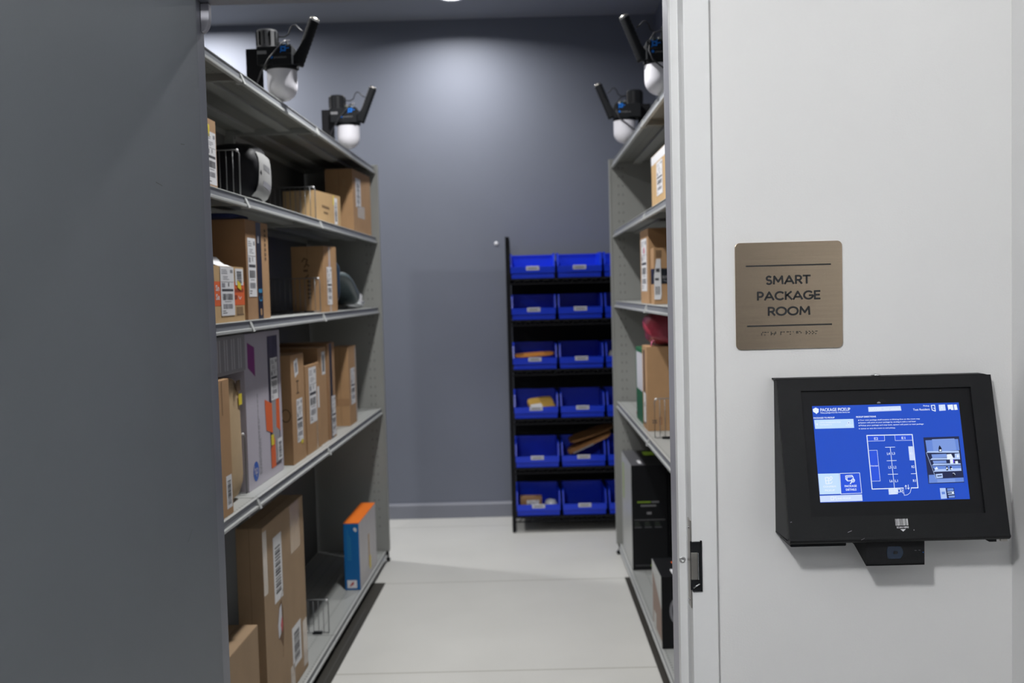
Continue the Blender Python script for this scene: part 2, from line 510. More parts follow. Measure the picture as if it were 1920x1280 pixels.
lt = MB().tube([(.001, -.004, -.042), (.013, -.0045, -.034)], .0016, MT['chrome'], 8)
lt.build('lever', s_)
for z in (-.07, .07):
    MB().lathe([(.0035, 0), (.003, -.0012)], MT['chrome'], 12, (-.0022, .019, z), 'x').build('screw', s_)
tag(s_, 'black and silver electric door strike set in the white door frame', 'door strike')
sp_ = MB().lathe([(.0062, 0), (.0062, -.0012), (.0052, -.0018), (.0022, -.0018), (.0020, -.0006)], MT['screwhead'], 24, ((SR + JR) / 2 - .001, 1.9298, .9955), 'y')
o = sp_.build('silencer_plug')
tag(o, 'small round painted screw plug on the white door stop beside the strike', 'screw')
# screw dot on back wall
o = MB().lathe([(.013, 0), (.013, -.003), (.009, -.006)], MT['white_plastic'], 20, (-.126, YB, 1.85), 'y').build('wall_button')
tag(o, 'tiny round white button on the back wall left of the black rack', 'wall button')

# ---------------------------------------------------------------- downlight housings
LB = ['round recessed ceiling light over the aisle end near the back wall', 'round recessed ceiling light over the aisle close to the doorway',
      'round recessed ceiling light behind the left shelving near the back wall', 'round recessed ceiling light behind the left shelving close to the doorway',
      'round recessed corridor light left behind the camera', 'round recessed corridor light right behind the camera']
lampspots = [(x, y, CEIL, 'lamp') for x, y in ROOM_LAMPS] + [(x, y, HALLC, 'halllamp') for x, y in HALL_LAMPS]
for (x, y, z, mm), lb in zip(lampspots, LB):
    r = empty('ceiling_light', (x, y, z))
    MB().lathe([(.085, 0), (.085, -.006), (.078, -.012), (.070, -.012), (.066, -.002)], MT['white_plastic'], 32).build('trim_ring', r)
    if mm == 'lamp': MB().lathe([(.066, -.001), (.066, -.006), (.045, -.010), (.01, -.012)], MT[mm], 32).build('lens', r)
    else:
        MB().tube([(0, 0, -.01), (0, 0, -.05)], .02, MT['white_plastic'], 16).build('stem', r)
        pw = HALL_POWER[HALL_LAMPS.index((x, y))]
        R_g = .085
        gm = mat('globe_glass', (.8, .8, .8), .4, emit=(.99, .99, 1.0), es=pw / (4 * PI * PI * R_g * R_g))
        MB().lathe([(max(.002, R_g * math.cos(t)), -.13 + R_g * math.sin(t)) for t in [-PI / 2 + PI * k / 16 for k in range(17)]], gm, 28).build('globe', r)
    tag(r, lb, 'ceiling light')

# ================================================================= shelving
Z5 = [2.240, 1.850, 1.457, .885, .065]
BAYS = [(-.034, -1.43), (-1.43, -2.48), (-2.48, -3.53)]
def shelving(side, label):
    s = 1 if side == 'L' else -1
    O, th = (OLr, THL) if side == 'L' else (ORr, THR)
    dep = .42 if side == 'L' else .385
    r = empty('metal_shelving', O, -th)
    A = MT['shelf_metal']; L = MT['shelf_light']
    for nm, y0, y1 in (('end_panel', -.032, 0), ('end_panel', -3.562, -3.53)):
        e = MB()
        e.box(-s * .004, -s * dep, y0 + .004, y1 - .004, .062, 2.252, A)
        e.box(0, -s * .010, y0, y1, .062, 2.256, A)            # folded front edge
        e.box(-s * .004, -s * dep, y0, y1, 2.246, 2.256, A)
        if y1 == 0:
            for z in [.2 + .05 * k for k in range(41)]:
                for x in (.05, .075):
                    e.box(-s * x, -s * (x + .004), y0 + .0035, y0 + .0045, z, z + .012, MT['panel_dark'])
        e.build(nm, r, .0015)
    for i, (a, b) in enumerate(BAYS):
        MB().box(-s * (dep - .008), -s * dep, b + .004, a - .004, .062, 2.236, MT['panel_dark']).build('back_panel', r)
        for j, z in enumerate(Z5):
            m = MB()
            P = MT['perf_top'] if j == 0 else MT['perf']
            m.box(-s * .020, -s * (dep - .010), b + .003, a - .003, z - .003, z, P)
            m.box(-s * .020, -s * .024, b + .003, a - .003, z - .026, z, MT['rail_grey'])      # rail web
            m.box(-s * .012, -s * .026, b + .003, a - .003, z - .033, z - .024, L)             # bright lower lip
            m.box(-s * .017, -s * .026, b + .003, a - .003, z - .002, z + .001, L)
            for x in (.13, .28):
                m.box(-s * x, -s * (x + .05), b + .01, a - .01, z - .016, z - .003, A)          # stiffener under the deck
            m.box(-s * (dep - .014), -s * (dep - .010), b + .003, a - .003, z - .026, z, A)
            for yy in (b + .005, a - .009):
                m.box(-s * .026, -s * (dep - .012), yy, yy + .004, z - .026, z - .003, A)
            m.build('shelf', r, .001, segs=1)
        if i:
            for j, z in enumerate(Z5[:4]):
                c = MB()
                c.prism([(-s * .006, z - .035), (-s * .018, z - .035), (-s * .032, z), (-s * .020, z)], a - .010, a + .010, 1, L)
                c.prism([(-s * .008, z - .036), (-s * .034, z - .036), (-s * .034, z - .030), (-s * .008, z - .032)], a - .008, a + .008, 1, L)
                c.build('shelf_clip', r)
            # slotted upright at the back of the joint
            u_ = MB().box(-s * (dep - .05), -s * (dep - .009), a - .012, a + .012, .0, 2.236, A)
            for z in [.2 + .05 * k for k in range(41)]:
                u_.box(-s * (dep - .0505), -s * (dep - .0495), a - .004, a + .004, z, z + .014, MT['hole'])
            u_.build('upright', r)
    for y in (-.016, -3.546):
        MB().tube([(-s * .016, y, .062), (-s * .016, y, .02), (-s * .010, y, .008), (-s * .004, y, 0.004)], [.010, .010, .013, .013], MT['black_plastic'], 10).build('foot', r)
        MB().box(-s * .04, -s * dep, y - .012, y + .012, 0, .062, MT['black_metal']).build('foot', r)
    MB().box(-s * .06, -s * .064, -.04, -3.52, .0, .031, MT['panel_dark']).build('kick_plate', r)
    tag(r, label, 'shelving')
    return r
shelving('L', 'long grey metal shelving run on the left of the aisle, loaded with parcels')
shelving('R', 'grey metal shelving run on the right of the aisle, half hidden by the door frame')
def LOC(side, u, v, z):
    s = 1 if side == 'L' else -1
    O, th = (OLr, THL) if side == 'L' else (ORr, THR)
    a = Vector((math.cos(th), -math.sin(th), 0)) * s
    dd = Vector((math.sin(th), math.cos(th), 0))
    return O + a * v + dd * u + Vector((0, 0, z)), -th, s

# ---------------------------------------------------------------- parcels
class Parcel:
    """box whose aisle face is local x=0, near face y=0; body goes to -s*d, +w, +h"""
    def __init__(self, name, side, u, v, z, w, d, h, m, label, cat='parcel', group=None, phi=0, faces=None, seam=True, top=None, bulge=.0):
        p, rz, s = LOC(side, u, v, z)
        rz += -s * math.radians(phi)
        self.s, self.w, self.d, self.h = s, w, d, h
        x1 = -s * d
        bm = bmesh.new()
        nx, ny, nz = 4, 6, 6
        mb = MB()
        mb.box(0, x1, 0, w, 0, h, m)
        if faces:   # faces painted differently
            for k, fm in faces.items():
                i = mb.mi(fm)
                idx = {'bottom': 0, 'top': 1, 'near': 2, 'far': 3, 'lo': 4, 'hi': 5}[k if k in ('bottom', 'top', 'near', 'far') else (('hi' if s > 0 else 'lo') if k == 'front' else ('lo' if s > 0 else 'hi'))]
                mb.m[idx] = i
        if seam:    # two top flaps meeting over the middle, and a flap edge down the near face
            g = .0012
            mid = x1 / 2
            tm = top or m
            mb.box(0 - s * .0004, mid + s * g, .0004, w - .0004, h, h + .0022, tm)
            mb.box(mid - s * g, x1 + s * .0004, .0004, w - .0004, h, h + .0022, tm)
            mb.box(mid - s * .0006, mid + s * .0006, -.0003, .0002, 0.002, h, MT['seam'])
        o = mb.build(name, None, .0022, segs=2)
        o.location = p
        o.rotation_euler = (0, 0, rz)
        tag(o, label, cat, group)
        self.o = o
    def fn(self, face, off=.0004):
        s, w, d, h = self.s, self.w, self.d, self.h
        if face == 'front':     # a along the aisle as read from the aisle, b up
            if s > 0: return lambda a, b, l: (off + l, a, b)
            return lambda a, b, l: (-off - l, w - a, b)
        if face == 'near':      # a from the image left
            if s > 0: return lambda a, b, l: (-d + a, -off - l, b)
            return lambda a, b, l: (a, -off - l, b)
        if face == 'top':
            return lambda a, b, l: ((-d + a) if s > 0 else a, b, h + .0022 + off + l)
    def art(self, face, art, name, label=None, off=.0004):
        o = art.lay(self.fn(face, off)).build(name, self.o)
        if label: o['label'] = label
        return o
def ship_label(a0, b0, a1, b1, seed=1, vert=False, yellow=None):
    """a printed address label: white sheet with address lines, blocks and two barcodes"""
    A = Art(); W_, H_ = a1 - a0, b1 - b0
    rr = random.Random(seed)
    A.rect(a0, b0, a1, b1, MT['paper'])
    X = lambda f: a0 + W_ * f
    Y = lambda f: b0 + H_ * f
    for k in range(3): A.rect(X(.08), Y(.93 - .035 * k), X(.35 + .25 * rr.random()), Y(.945 - .035 * k), MT['inkgrey'], .0002)
    A.rect(X(.72), Y(.88), X(.92), Y(.95), MT['inkgrey'], .0002)
    for k in range(3): A.rect(X(.2), Y(.80 - .03 * k), X(.5 + .35 * rr.random()), Y(.812 - .03 * k), MT['inkgrey'], .0002)
    A.rect(X(.04), Y(.69), X(.96), Y(.697), MT['ink'], .0002)
    A.rect(X(.08), Y(.58), X(.32), Y(.67), MT['inkgrey'], .0002)
    A.rect(X(.55), Y(.60), X(.62), Y(.68), MT['ink'], .0002)
    A.rect(X(.08), Y(.50), X(.92), Y(.55), MT['ink'], .0002)
    A.barcode(X(.12), Y(.32), X(.88), Y(.45), MT['ink'], .0002, 20, seed=seed)
    A.rect(X(.25), Y(.28), X(.75), Y(.295), MT['inkgrey'], .0002)
    A.barcode(X(.15), Y(.14), X(.85), Y(.24), MT['inkgrey'], .0002, 26, seed=seed + 5)
    for k in range(2): A.rect(X(.1), Y(.09 - .04 * k), X(.25 + .2 * rr.random()), Y(.105 - .04 * k), MT['ink'], .0002)
    return A
def small_label(a0, b0, a1, b1, seed=1, vert=True):
    A = Art(); A.rect(a0, b0, a1, b1, MT['paper'])
    W_, H_ = a1 - a0, b1 - b0
    A.barcode(a0 + W_ * .2, b0 + H_ * .12, a1 - W_ * .2, b1 - H_ * .15, MT['ink'], .0002, 16, vert=vert, seed=seed)
    return A
def tape(a0, b0, a1, b1, m='tape'): return Art().rect(a0, b0, a1, b1, MT[m])
# ---------------------------------------------------------------- soft bags
def blob(name, side, u, v, z, hx, hy, hz, m, label, cat, n=3.0, wr=.05, rot=(0, 0, 0), seed=1, nu=28, nv=18, parent=None):
    """wrinkled bag: super-ellipsoid with creases, half sizes hx (into the shelf), hy (along), hz"""
    p, rz, s = LOC(side, u, v, z) if side else (Vector((u, v, z)), 0, 1)
    rr = random.Random(seed)
    ph = [(rr.uniform(2, 5), rr.uniform(2, 5), rr.uniform(0, 6)) for _ in range(6)]
    def S(c, e): return math.copysign(abs(c) ** e, c)
    e = 2 / n
    vs = []
    for i in range(nv + 1):
        la = -PI / 2 + PI * i / nv
        for j in range(nu):
            lo = 2 * PI * j / nu
            k = 1 + wr * sum(math.sin(a * lo + b * la * 2 + c) for a, b, c in [(round(q[0]), q[1], q[2]) for q in ph]) / 3
            kk = 1 if abs(abs(la) - PI / 2) > .01 else 1
            vs.append((hx * S(math.cos(la), e) * S(math.cos(lo), e) * k, hy * S(math.cos(la), e) * S(math.sin(lo), e) * k, hz * S(math.sin(la), e) * (1 if k > 1 else k)))
    fs = []
    for i in range(nv):
        for j in range(nu):
            fs.append((i * nu + j, i * nu + (j + 1) % nu, (i + 1) * nu + (j + 1) % nu, (i + 1) * nu + j))
    o = MB().add(vs, fs, m, True).build(name)
    o.location = p
    o.rotation_euler = (rot[0], rot[1], rz + rot[2])
    tag(o, label, cat)
    return o

# ---------------------------------------------------------------- wire dividers
def divider(side, u, v, z, h, dep, label, lean=0):
    p, rz, s = LOC(side, u, v, z)
    p.z += .0018
    r = empty('wire_divider', p, rz)
    r.rotation_euler = (0, 0, rz)
    m = MB()
    m.tube([(0, 0, .004), (0, 0, h - .012), (-s * .006, 0, h - .003), (-s * .016, 0, h), (-s * dep, 0, h)], .0022, MT['wire'], 6)
    m.tube([(0, 0, .004), (-s * dep, 0, .004)], .0022, MT['wire'], 6)
    x = .022
    while x < dep:
        m.tube([(-s * x, .0, .004), (-s * x, 0, h)], .0015, MT['wire'], 6)
        x += .022
    m.tube([(-s * dep, 0, .004), (-s * dep, 0, h)], .0022, MT['wire'], 6)
    m.build('wire_grid', r)
    MB().box(-s * .03, -s * .07, -.012, .012, 0, .007, MT['black_plastic']).build('clip', r, .001)
    MB().lathe([(.001, -.0045), (.0045, -.002), (.005, .001), (.003, .0042), (.001, .005)], MT['white_plastic'], 12, (-s * .006, -.001, h - .002)).build('tip', r)
    tag(r, label, 'shelf divider', 'wire shelf dividers')
divider('L', -2.365, -.07, Z5[1], .165, .26, 'wire divider on the top loaded left shelf, between a brown box and the black bag')
divider('L', -1.285, -.07, Z5[1], .155, .26, 'wire divider on the top loaded left shelf, behind the black bag')
divider('L', -1.30, -.06, Z5[2], .150, .26, 'wire divider in front of the brown box with black handling symbols')
divider('L', -2.430, -.068, Z5[3], .20, .22, 'wire divider squeezed between a kraft bag and the tall white printer box')
divider('L', -1.20 - .21, -.048, Z5[4], .148, .26, 'wire divider on the bottom left shelf beside the tallest brown box')
divider('R', -1.475, -.04, Z5[3], .170, .22, 'wire divider on the right shelving, in front of a kraft box')

# ---------------------------------------------------------------- left shelving, first loaded shelf
P_ = Parcel('cardboard_box', 'L', -2.826, -.04, Z5[1] + .001, .14, .26, .200, MT['card'], 'narrow brown box with white label at the left end of the top loaded shelf')
P_.art('front', ship_label(.052, .012, .135, .165, 3), 'shipping_label')
P_.art('front', Art().rect(.045, .15, .085, .185, MT['yellow']), 'sticker')
blob('plastic_bag', 'L', -2.115, -.155, Z5[1] + .112, .105, .098, .110, MT['bag_black'], 'bulging black plastic mailer bag with grey label between wire dividers', 'bag', n=3.2, wr=.05, seed=4)
bag = bpy.context.scene.objects['plastic_bag']
A = MB()
def bagpt(y, z):   # point on the aisle side of the bag
    q = 1 - abs(y / .098) ** 3.2 - abs(z / .110) ** 3.2
    return (.105 * max(q, .02) ** (1 / 3.2) * 1.035 + .003, y, z)
g = [[bagpt(-.075 + .125 * i / 6 + .010 * (1 - j / 8), .075 - .155 * j / 8 - .02 * i / 6) for i in range(7)] for j in range(9)]
vs = [p for row in g for p in row]
fs = [(j * 7 + i, j * 7 + i + 1, (j + 1) * 7 + i + 1, (j + 1) * 7 + i) for j in range(8) for i in range(6)]
A.add(vs, fs, mat('grey_bag_label', (.33, .33, .33), .6), True)
for j0, j1, i0, i1, mm in ((5, 6, 1, 5, 'inkgrey'), (2, 3, 1, 4, 'textgrey')):
    A.add([tuple(Vector(g[j][i]) + Vector((.0006, 0, 0))) for j in (j0, j1) for i in range(i0, i1 + 1)], [(k, k + 1, k + 1 + i1 - i0 + 1, k + i1 - i0 + 1) for k in range(i1 - i0)], MT[mm])
A.build('shipping_label', bag)

P_ = Parcel('cardboard_box', 'L', -1.225, -.085, Z5[1] + .001, .33, .15, .146, MT['card2'], 'low pale brown box with two printed lines and a white label, below the top shelf', phi=8)
a_ = Art()
a_.text('HEEXXCEEX', .095, .085, .075, .012, MT['inkbrown']) if False else None
for k in range(9): a_.rect(.085 + k * .0105, .078 - k * .0006, .093 + k * .0105, .090 - k * .0006, MT['inkbrown'])
for k in range(5): a_.rect(.105 + k * .011, .052 - k * .0006, .114 + k * .011, .062 - k * .0006, MT['inkbrown'])
for k in range(6): a_.rect(.03 + k * .028, .004, .048 + k * .028, .010, MT['tape'])
P_.art('front', a_, 'printing')
P_.art('front', small_label(.245, .012, .285, .135, 5), 'shipping_label')
P_.art('front', Art().poly([(.228, .10), (.243, .10), (.243, .145), (.232, .145)], MT['yellow']), 'sticker')
P_.art('near', tape(.06, .0, .09, .146, 'tape'), 'packing_tape')
P_ = Parcel('cardboard_box', 'L', -.489, -.055, Z5[1] + .001, .40, .145, .329, MT['card'], 'tall brown box with a white label under the top shelf, at its far end', phi=3)
P_.art('front', small_label(.06, .14, .17, .29, 8), 'shipping_label')
P_.art('front', tape(.09, .085, .25, .15, 'cleartape'), 'packing_tape')
P_.art('near', Art().text('||', .055, .255, .012, .022, MT['tape']).text('||', .095, .255, .012, .022, MT['tape']), 'printing')

# ---------------------------------------------------------------- left shelving, second loaded shelf
z = Z5[2] + .001
P_ = Parcel('cardboard_box', 'L', -2.835, -.030, z, .336, .26, .166, MT['card2'], 'small brown box with an orange band and long white label, front of the second shelf')
a_ = Art(); a_.rect(0, .050, .338, .122, MT['orange'])
P_.art('front', a_, 'orange_band')
a_ = Art(); a_.text('Sn', .062, .094, .03, .016, MT['paper'], bold=.0015); a_.text('Se', .062, .068, .03, .016, MT['paper'], bold=.0015)
for k in range(8): a_.rect(.24 + k * .011, .090, .2475 + k * .011, .101, MT['redink'])
for k in range(3): a_.rect(.225 + k * .013, .068, .235 + k * .013, .081, MT['redink'])
a_.line([(.275, .078), (.288, .068), (.302, .076)], .003, MT['paper'])
P_.art('front', a_, 'printing', off=.0008)
a_ = ship_label(.105, .020, .232, .1655, 12)
P_.art('front', a_, 'shipping_label', off=.0014)
P_.art('front', small_label(.246, .112, .326, .163, 9), 'barcode_label', off=.0014)
P_.art('front', Art().poly([(.262, .128), (.300, .117), (.300, .096), (.266, .104)], MT['yellow']), 'sticker', off=.002)
a_ = Art().barcode(.25, .022, .318, .045, MT['seam'], 0, 9); a_.rect(.25, .018, .325, .022, MT['seam'])
P_.art('front', a_, 'barcode_print')
cl = MB()   # the loose end of the label curling up off the box top
ang = [(0, 0), (.012, .006), (.026, .010), (.038, .020), (.046, .032)]
for (x0, z0), (x1, z1) in zip(ang, ang[1:]):
    cl.add([(-x0 + .001, .105, .1665 + z0), (-x0 + .001, .225, .1665 + z0), (-x1 + .001, .215, .1665 + z1), (-x1 + .001, .088, .1665 + z1)], [(0, 1, 2, 3)], MT['paper'])
cl.build('label_flap', P_.o)
P_ = Parcel('cardboard_box', 'L', -2.430, -.04, z, .110, .34, .325, MT['card3'], 'tall brown box with barcode panel on its side, behind the orange banded box')
a_ = Art(); a_.rect(.05, .225, .22, .315, MT['binlabel']); a_.barcode(.06, .24, .205, .305, MT['inkgrey'], .0002, 14)
P_.art('near', a_, 'barcode_panel')
a_ = Art().rect(.04, .125, .24, .195, MT['seam']); a_.barcode(.05, .13, .23, .19, MT['inkbrown'], .0003, 10)
P_.art('near', a_, 'printing')
P_.art('front', ship_label(.016, .075, .104, .268, 21), 'shipping_label', off=.001)
P_ = Parcel('cardboard_box', 'L', -2.317, -.04, z, .149, .32, .325, MT['card'], 'tall thin brown box with a black and blue tape strip, beside the long white label')
a_ = Art().rect(.003, 0, .062, .325, MT['navy'])
P_.art('front', a_, 'navy_tape')
a_ = Art().rect(.012, .088, .052, .101, MT['skyblue']); a_.line([(.016, .074), (.022, .064), (.034, .060), (.048, .064), (.052, .074)], .005, MT['skyblue'])
a_.rect(.026, .012, .044, .034, MT['card']); a_.rect(.018, .255, .036, .28, MT['inkgrey'])
for k in range(7): a_.rect(.100, .200 + k * .016, .118, .210 + k * .016, MT['inkbrown'])
P_.art('front', a_, 'printing', off=.0008)
blob('fabric_pouch', 'L', -2.37, -.16, z + .337, .10, .10, .010, mat('deep_blue_fabric', (.005, .012, .07), .8), 'flat dark blue pouch lying on top of the tall brown box', 'pouch', n=4, wr=.03, seed=9)
P_ = Parcel('cardboard_box', 'L', -1.255, -.05, z, .163, .15, .290, MT['card'], 'brown box with black handling symbols and a white tape strip on the second shelf', phi=8)
P_.art('front', tape(.062, 0, .085, .29, 'cleartape'), 'packing_tape')
P_.art('front', ship_label(.035, .032, .095, .20, 31), 'shipping_label', off=.0009)
a_ = Art()
a_.line([(.05, .225), (.06, .24), (.075, .232), (.068, .22)], .006, MT['inkbrown']); a_.line([(.06, .20), (.07, .215), (.082, .205)], .006, MT['inkbrown'])
a_.rect(.055, .18, .075, .19, MT['inkbrown']); a_.line([(.065, .155), (.078, .165)], .006, MT['inkbrown'])
for k in range(5): a_.rect(.072, .06 + k * .018, .088, .07 + k * .018, MT['inkbrown'])
P_.art('near', a_, 'handling_symbols')
blob('plastic_bag', 'L', -1.005, -.13, z + .135, .10, .055, .132, MT['bag_teal'], 'dark blue plastic bag tucked behind the brown box with black symbols', 'bag', n=2.6, wr=.06, seed=14)
o = blob('padded_mailer', 'L', -.66, -.115, z + .105, .095, .185, .022, MT['bag_grey'], 'grey padded mailer leaning down against the dark blue bag', 'mailer', n=3.5, wr=.05, rot=(-.42, 0, 0), seed=21)
MB().add([(.097 - .006 * abs(k - 3) / 3, .10 + .065 * (k / 6), -.019 + .0 * k) for k in range(7)] + [(.099 - .006 * abs(k - 3) / 3, .10 + .065 * (k / 6), .019) for k in range(7)], [(k, k + 1, k + 8, k + 7) for k in range(6)], MT['paper']).build('white_label', o)
blob('plastic_bag', 'L', -.375, -.085, z + .028, .045, .075, .026, MT['clearbag'], 'small clear plastic bag lying at the foot of the grey mailer', 'bag', n=2.4, wr=.12, seed=33)

# ---------------------------------------------------------------- left shelving, third loaded shelf
z = Z5[3] + .001
P_ = Parcel('cardboard_box', 'L', -2.80, -.03, z, .110, .30, .402, MT['card'], 'upright brown box with barcode label low on its edge, nearest on the third shelf')
P_.art('front', small_label(.052, .020, .103, .118, 41), 'barcode_label')
P_.art('front', Art().rect(.04, .30, .045, .40, MT['seam']), 'flap_seam')
o = blob('paper_bag', 'L', -2.565, -.165, z + .198, .105, .105, .196, MT['kraft'], 'creased kraft paper bag with a yellow sticker, left of the white printer box', 'bag', n=7, wr=.018, seed=52)
MB().box(.1065, .1075, .055, .088, .105, .14, MT['yellow']).build('sticker', o)
MB().box(.1050, .1065, .04, .08, .15, .185, MT['inkbrown']).build('printing', o)
P_ = Parcel('display_box', 'L', -2.80, -.06, z + .408, .385, .26, .120, MT['greybox'], 'grey striped carton lying across the upright brown box and kraft bag', 'carton', seam=False)
a_ = Art()
for k in range(16): a_.rect(.012 + k * .023, .012, .018 + k * .023, .108, MT['binlabel'] if k % 3 else MT['inkgrey'])
P_.art('front', a_, 'printing')
P_ = Parcel('printer_box', 'L', -2.397, -.07, z, .440, .20, .521, MT['lavender'], 'largest white printer box with purple panel, orange tags and round blue logo', 'box', top=MT['lavender'])
a_ = Art()
a_.poly([(.035, .495), (.115, .475), (.115, .375), (.035, .41)], MT['purple'])
P_.art('front', a_, 'purple_panel')
a_ = Art(); a_.rect(.272, .03, .405, .505, MT['darkphoto']); a_.rect(.30, .04, .395, .28, MT['greybox'], .0002); a_.poly([(.275, .03), (.335, .03), (.33, .14), (.275, .10)], MT['orange'], .0004)
a_.poly([(.355, .17), (.405, .15), (.405, .27), (.36, .28)], MT['orange'], .0004)
P_.art('front', a_, 'photo_strip')
P_.art('front', Art().poly([(.215, .285), (.305, .262), (.305, .155), (.225, .175)], MT['orange']), 'orange_tag', off=.001)
a_ = Art(); a_.disc(.085, .055, .032, MT['bluelogo'], 0, 28, 1.05); a_.text('hp', .063, .046, .042, .030, MT['lavender'], .0002, .001)
P_.art('front', a_, 'round_logo', off=.0006)
a_ = Art()
rr = random.Random(6)
for c in range(3):
    b_ = .035
    while b_ < (.30, .23, .16)[c]:
        q = rr.uniform(.006, .02)
        a_.rect(.128 + c * .011, b_, .134 + c * .011, b_ + q, MT['inkgrey']); b_ += q + .004
P_.art('front', a_, 'printing')
P_.art('front', ship_label(.298, .272, .392, .425, 61), 'shipping_label', off=.0016)
P_.art('front', small_label(.36, .045, .425, .125, 62), 'barcode_label', off=.0016)
P_.art('front', Art().rect(.278, .112, .315, .15, MT['yellow']), 'sticker', off=.0016)
P_ = Parcel('cardboard_box', 'L', -1.887, -.05, z, .203, .26, .418, MT['card'], 'brown box with small tilted label and round stamp, right beside the white printer box')
P_.art('front', ship_label(.068, .075, .160, .245, 71), 'shipping_label')
P_.art('front', Art().poly([(.045, .395), (.105, .405), (.115, .345), (.06, .330)], MT['paper']).poly([(.06, .385), (.095, .39), (.10, .352), (.068, .347)], MT['inkgrey'], .0002), 'barcode_label')
a_ = Art().line([(.075, .315), (.115, .315)], .006, MT['inkbrown']).line([(.095, .315), (.095, .27)], .012, MT['inkbrown']).line([(.075, .268), (.115, .268)], .006, MT['inkbrown'])
P_.art('front', a_, 'handling_symbols')
P_.art('near', Art().line([(.235 + .018 * math.cos(t * .52), .19 + .024 * math.sin(t * .52)) for t in range(13)], .004, MT['inkbrown']), 'round_stamp')
P_.art('front', Art().rect(.12, .065, .155, .08, MT['yellow']), 'sticker', off=.001)
P_ = Parcel('cardboard_box', 'L', -1.662, -.05, z, .250, .26, .360, MT['card'], 'brown box with the widest white label, second brown box right of the printer box')
P_.art('front', ship_label(.055, .12, .185, .35, 81), 'shipping_label')
P_.art('front', Art().rect(.20, .17, .235, .26, MT['paper']), 'blank_label')
P_.art('front', tape(.165, .0, .19, .12, 'tape'), 'packing_tape')
P_ = Parcel('cardboard_box', 'L', -1.402, -.055, z, .150, .24, .418, MT['card'], 'taller brown box with a small rounded label near its top')
P_.art('front', small_label(.06, .30, .125, .40, 91, False), 'barcode_label')
P_ = Parcel('cardboard_box', 'L', -1.243, -.05, z, .140, .24, .430, MT['card3'], 'slim brown box with dark tape down its front and a label at its foot')
P_.art('front', Art().rect(.035, 0, .085, .43, MT['navy']), 'navy_tape')
P_.art('front', ship_label(.05, .01, .13, .19, 95), 'shipping_label', off=.0009)
P_ = Parcel('cardboard_box', 'L', -.784, -.05, z, .195, .085, .387, MT['card'], 'small brown box standing alone at the far end of the third shelf')
P_.art('front', ship_label(.045, .10, .15, .28, 99), 'shipping_label')
P_.art('near', Art().rect(.0, .10, .085, .135, MT['card3']), 'tape_band')
P_.art('front', tape(.165, .0, .19, .38, 'cleartape'), 'packing_tape')

# ---------------------------------------------------------------- left shelving, bottom shelf
z = Z5[4] + .001
P_ = Parcel('cardboard_box', 'L', -2.343, -.05, z, .562, .090, .683, MT['card_dull'], 'tallest flat brown box with torn hole on the bottom shelf')
P_.art('front', small_label(.125, .385, .235, .62, 101), 'shipping_label')
P_.art('front', small_label(.335, .07, .465, .225, 102), 'warning_label')
for q in ((0, .45, .05, .67, 'cleartape'), (.36, .50, .50, .683, 'tape'), (.495, .02, .56, .20, 'cleartape'), (.30, 0, .36, .09, 'cleartape')): P_.art('front', tape(*q), 'packing_tape')
a_ = Art().poly([(.150, .31), (.175, .365), (.205, .38), (.225, .34), (.228, .26), (.215, .20), (.18, .24), (.155, .25)], MT['seam'])
a_.poly([(.152, .30), (.176, .355), (.203, .365), (.205, .31), (.185, .26), (.158, .25)], MT['binlabel'], .0004)
a_.poly([(.185, .29), (.205, .32), (.215, .285), (.20, .26)], mat('torn_red_print', (.55, .03, .05), .5), .0007)
a_.line([(.20, .385), (.235, .41)], .004, MT['seam'], .0003); a_.line([(.21, .20), (.205, .17)], .005, MT['seam'], .0003); a_.line([(.19, .05), (.196, .075)], .008, MT['seam'], .0003)
P_.art('front', a_, 'torn_hole')
P_ = Parcel('cardboard_box', 'L', -2.80, -.05, z, .37, .12, .384, MT['card_dull'], 'lower brown box at the near left of the bottom shelf')
P_.art('top', tape(.0, .0, .045, .37, 'tape'), 'packing_tape')
P_ = Parcel('gift_box', 'L', -.784, -.026, z, .48, .078, .333, MT['boxblue'], 'blue box with bright orange top and pale front on the bottom left shelf', 'box', faces={'front': MT['boxgrey'], 'top': MT['boxorange']}, seam=False)
P_.art('top', Art().rect(-.000, .0, .078, .48, MT['boxorange']), 'orange_lid')
a_ = Art().rect(.012, .010, .060, .050, MT['paper']); a_.poly([(.022, .016), (.034, .036), (.046, .044), (.044, .028), (.034, .022)], mat('red_mark', (.45, .05, .05), .5), .0003)
P_.art('near', a_, 'safety_label')
a_ = Art()
for c in range(3):
    b_ = .15
    while b_ < .30 - c * .02:
        a_.rect(.018 + c * .007, b_, .022 + c * .007, b_ + .009, MT['skyblue']); b_ += .013
a_.disc(.058, .305, .008, MT['paper']); a_.disc(.061, .298, .006, MT['paper'])
P_.art('near', a_, 'printing')
P_.art('front', Art().rect(.24, .05, .27, .22, MT['card2']).rect(.26, .03, .30, .10, MT['yellow'], .0003), 'picture_print')

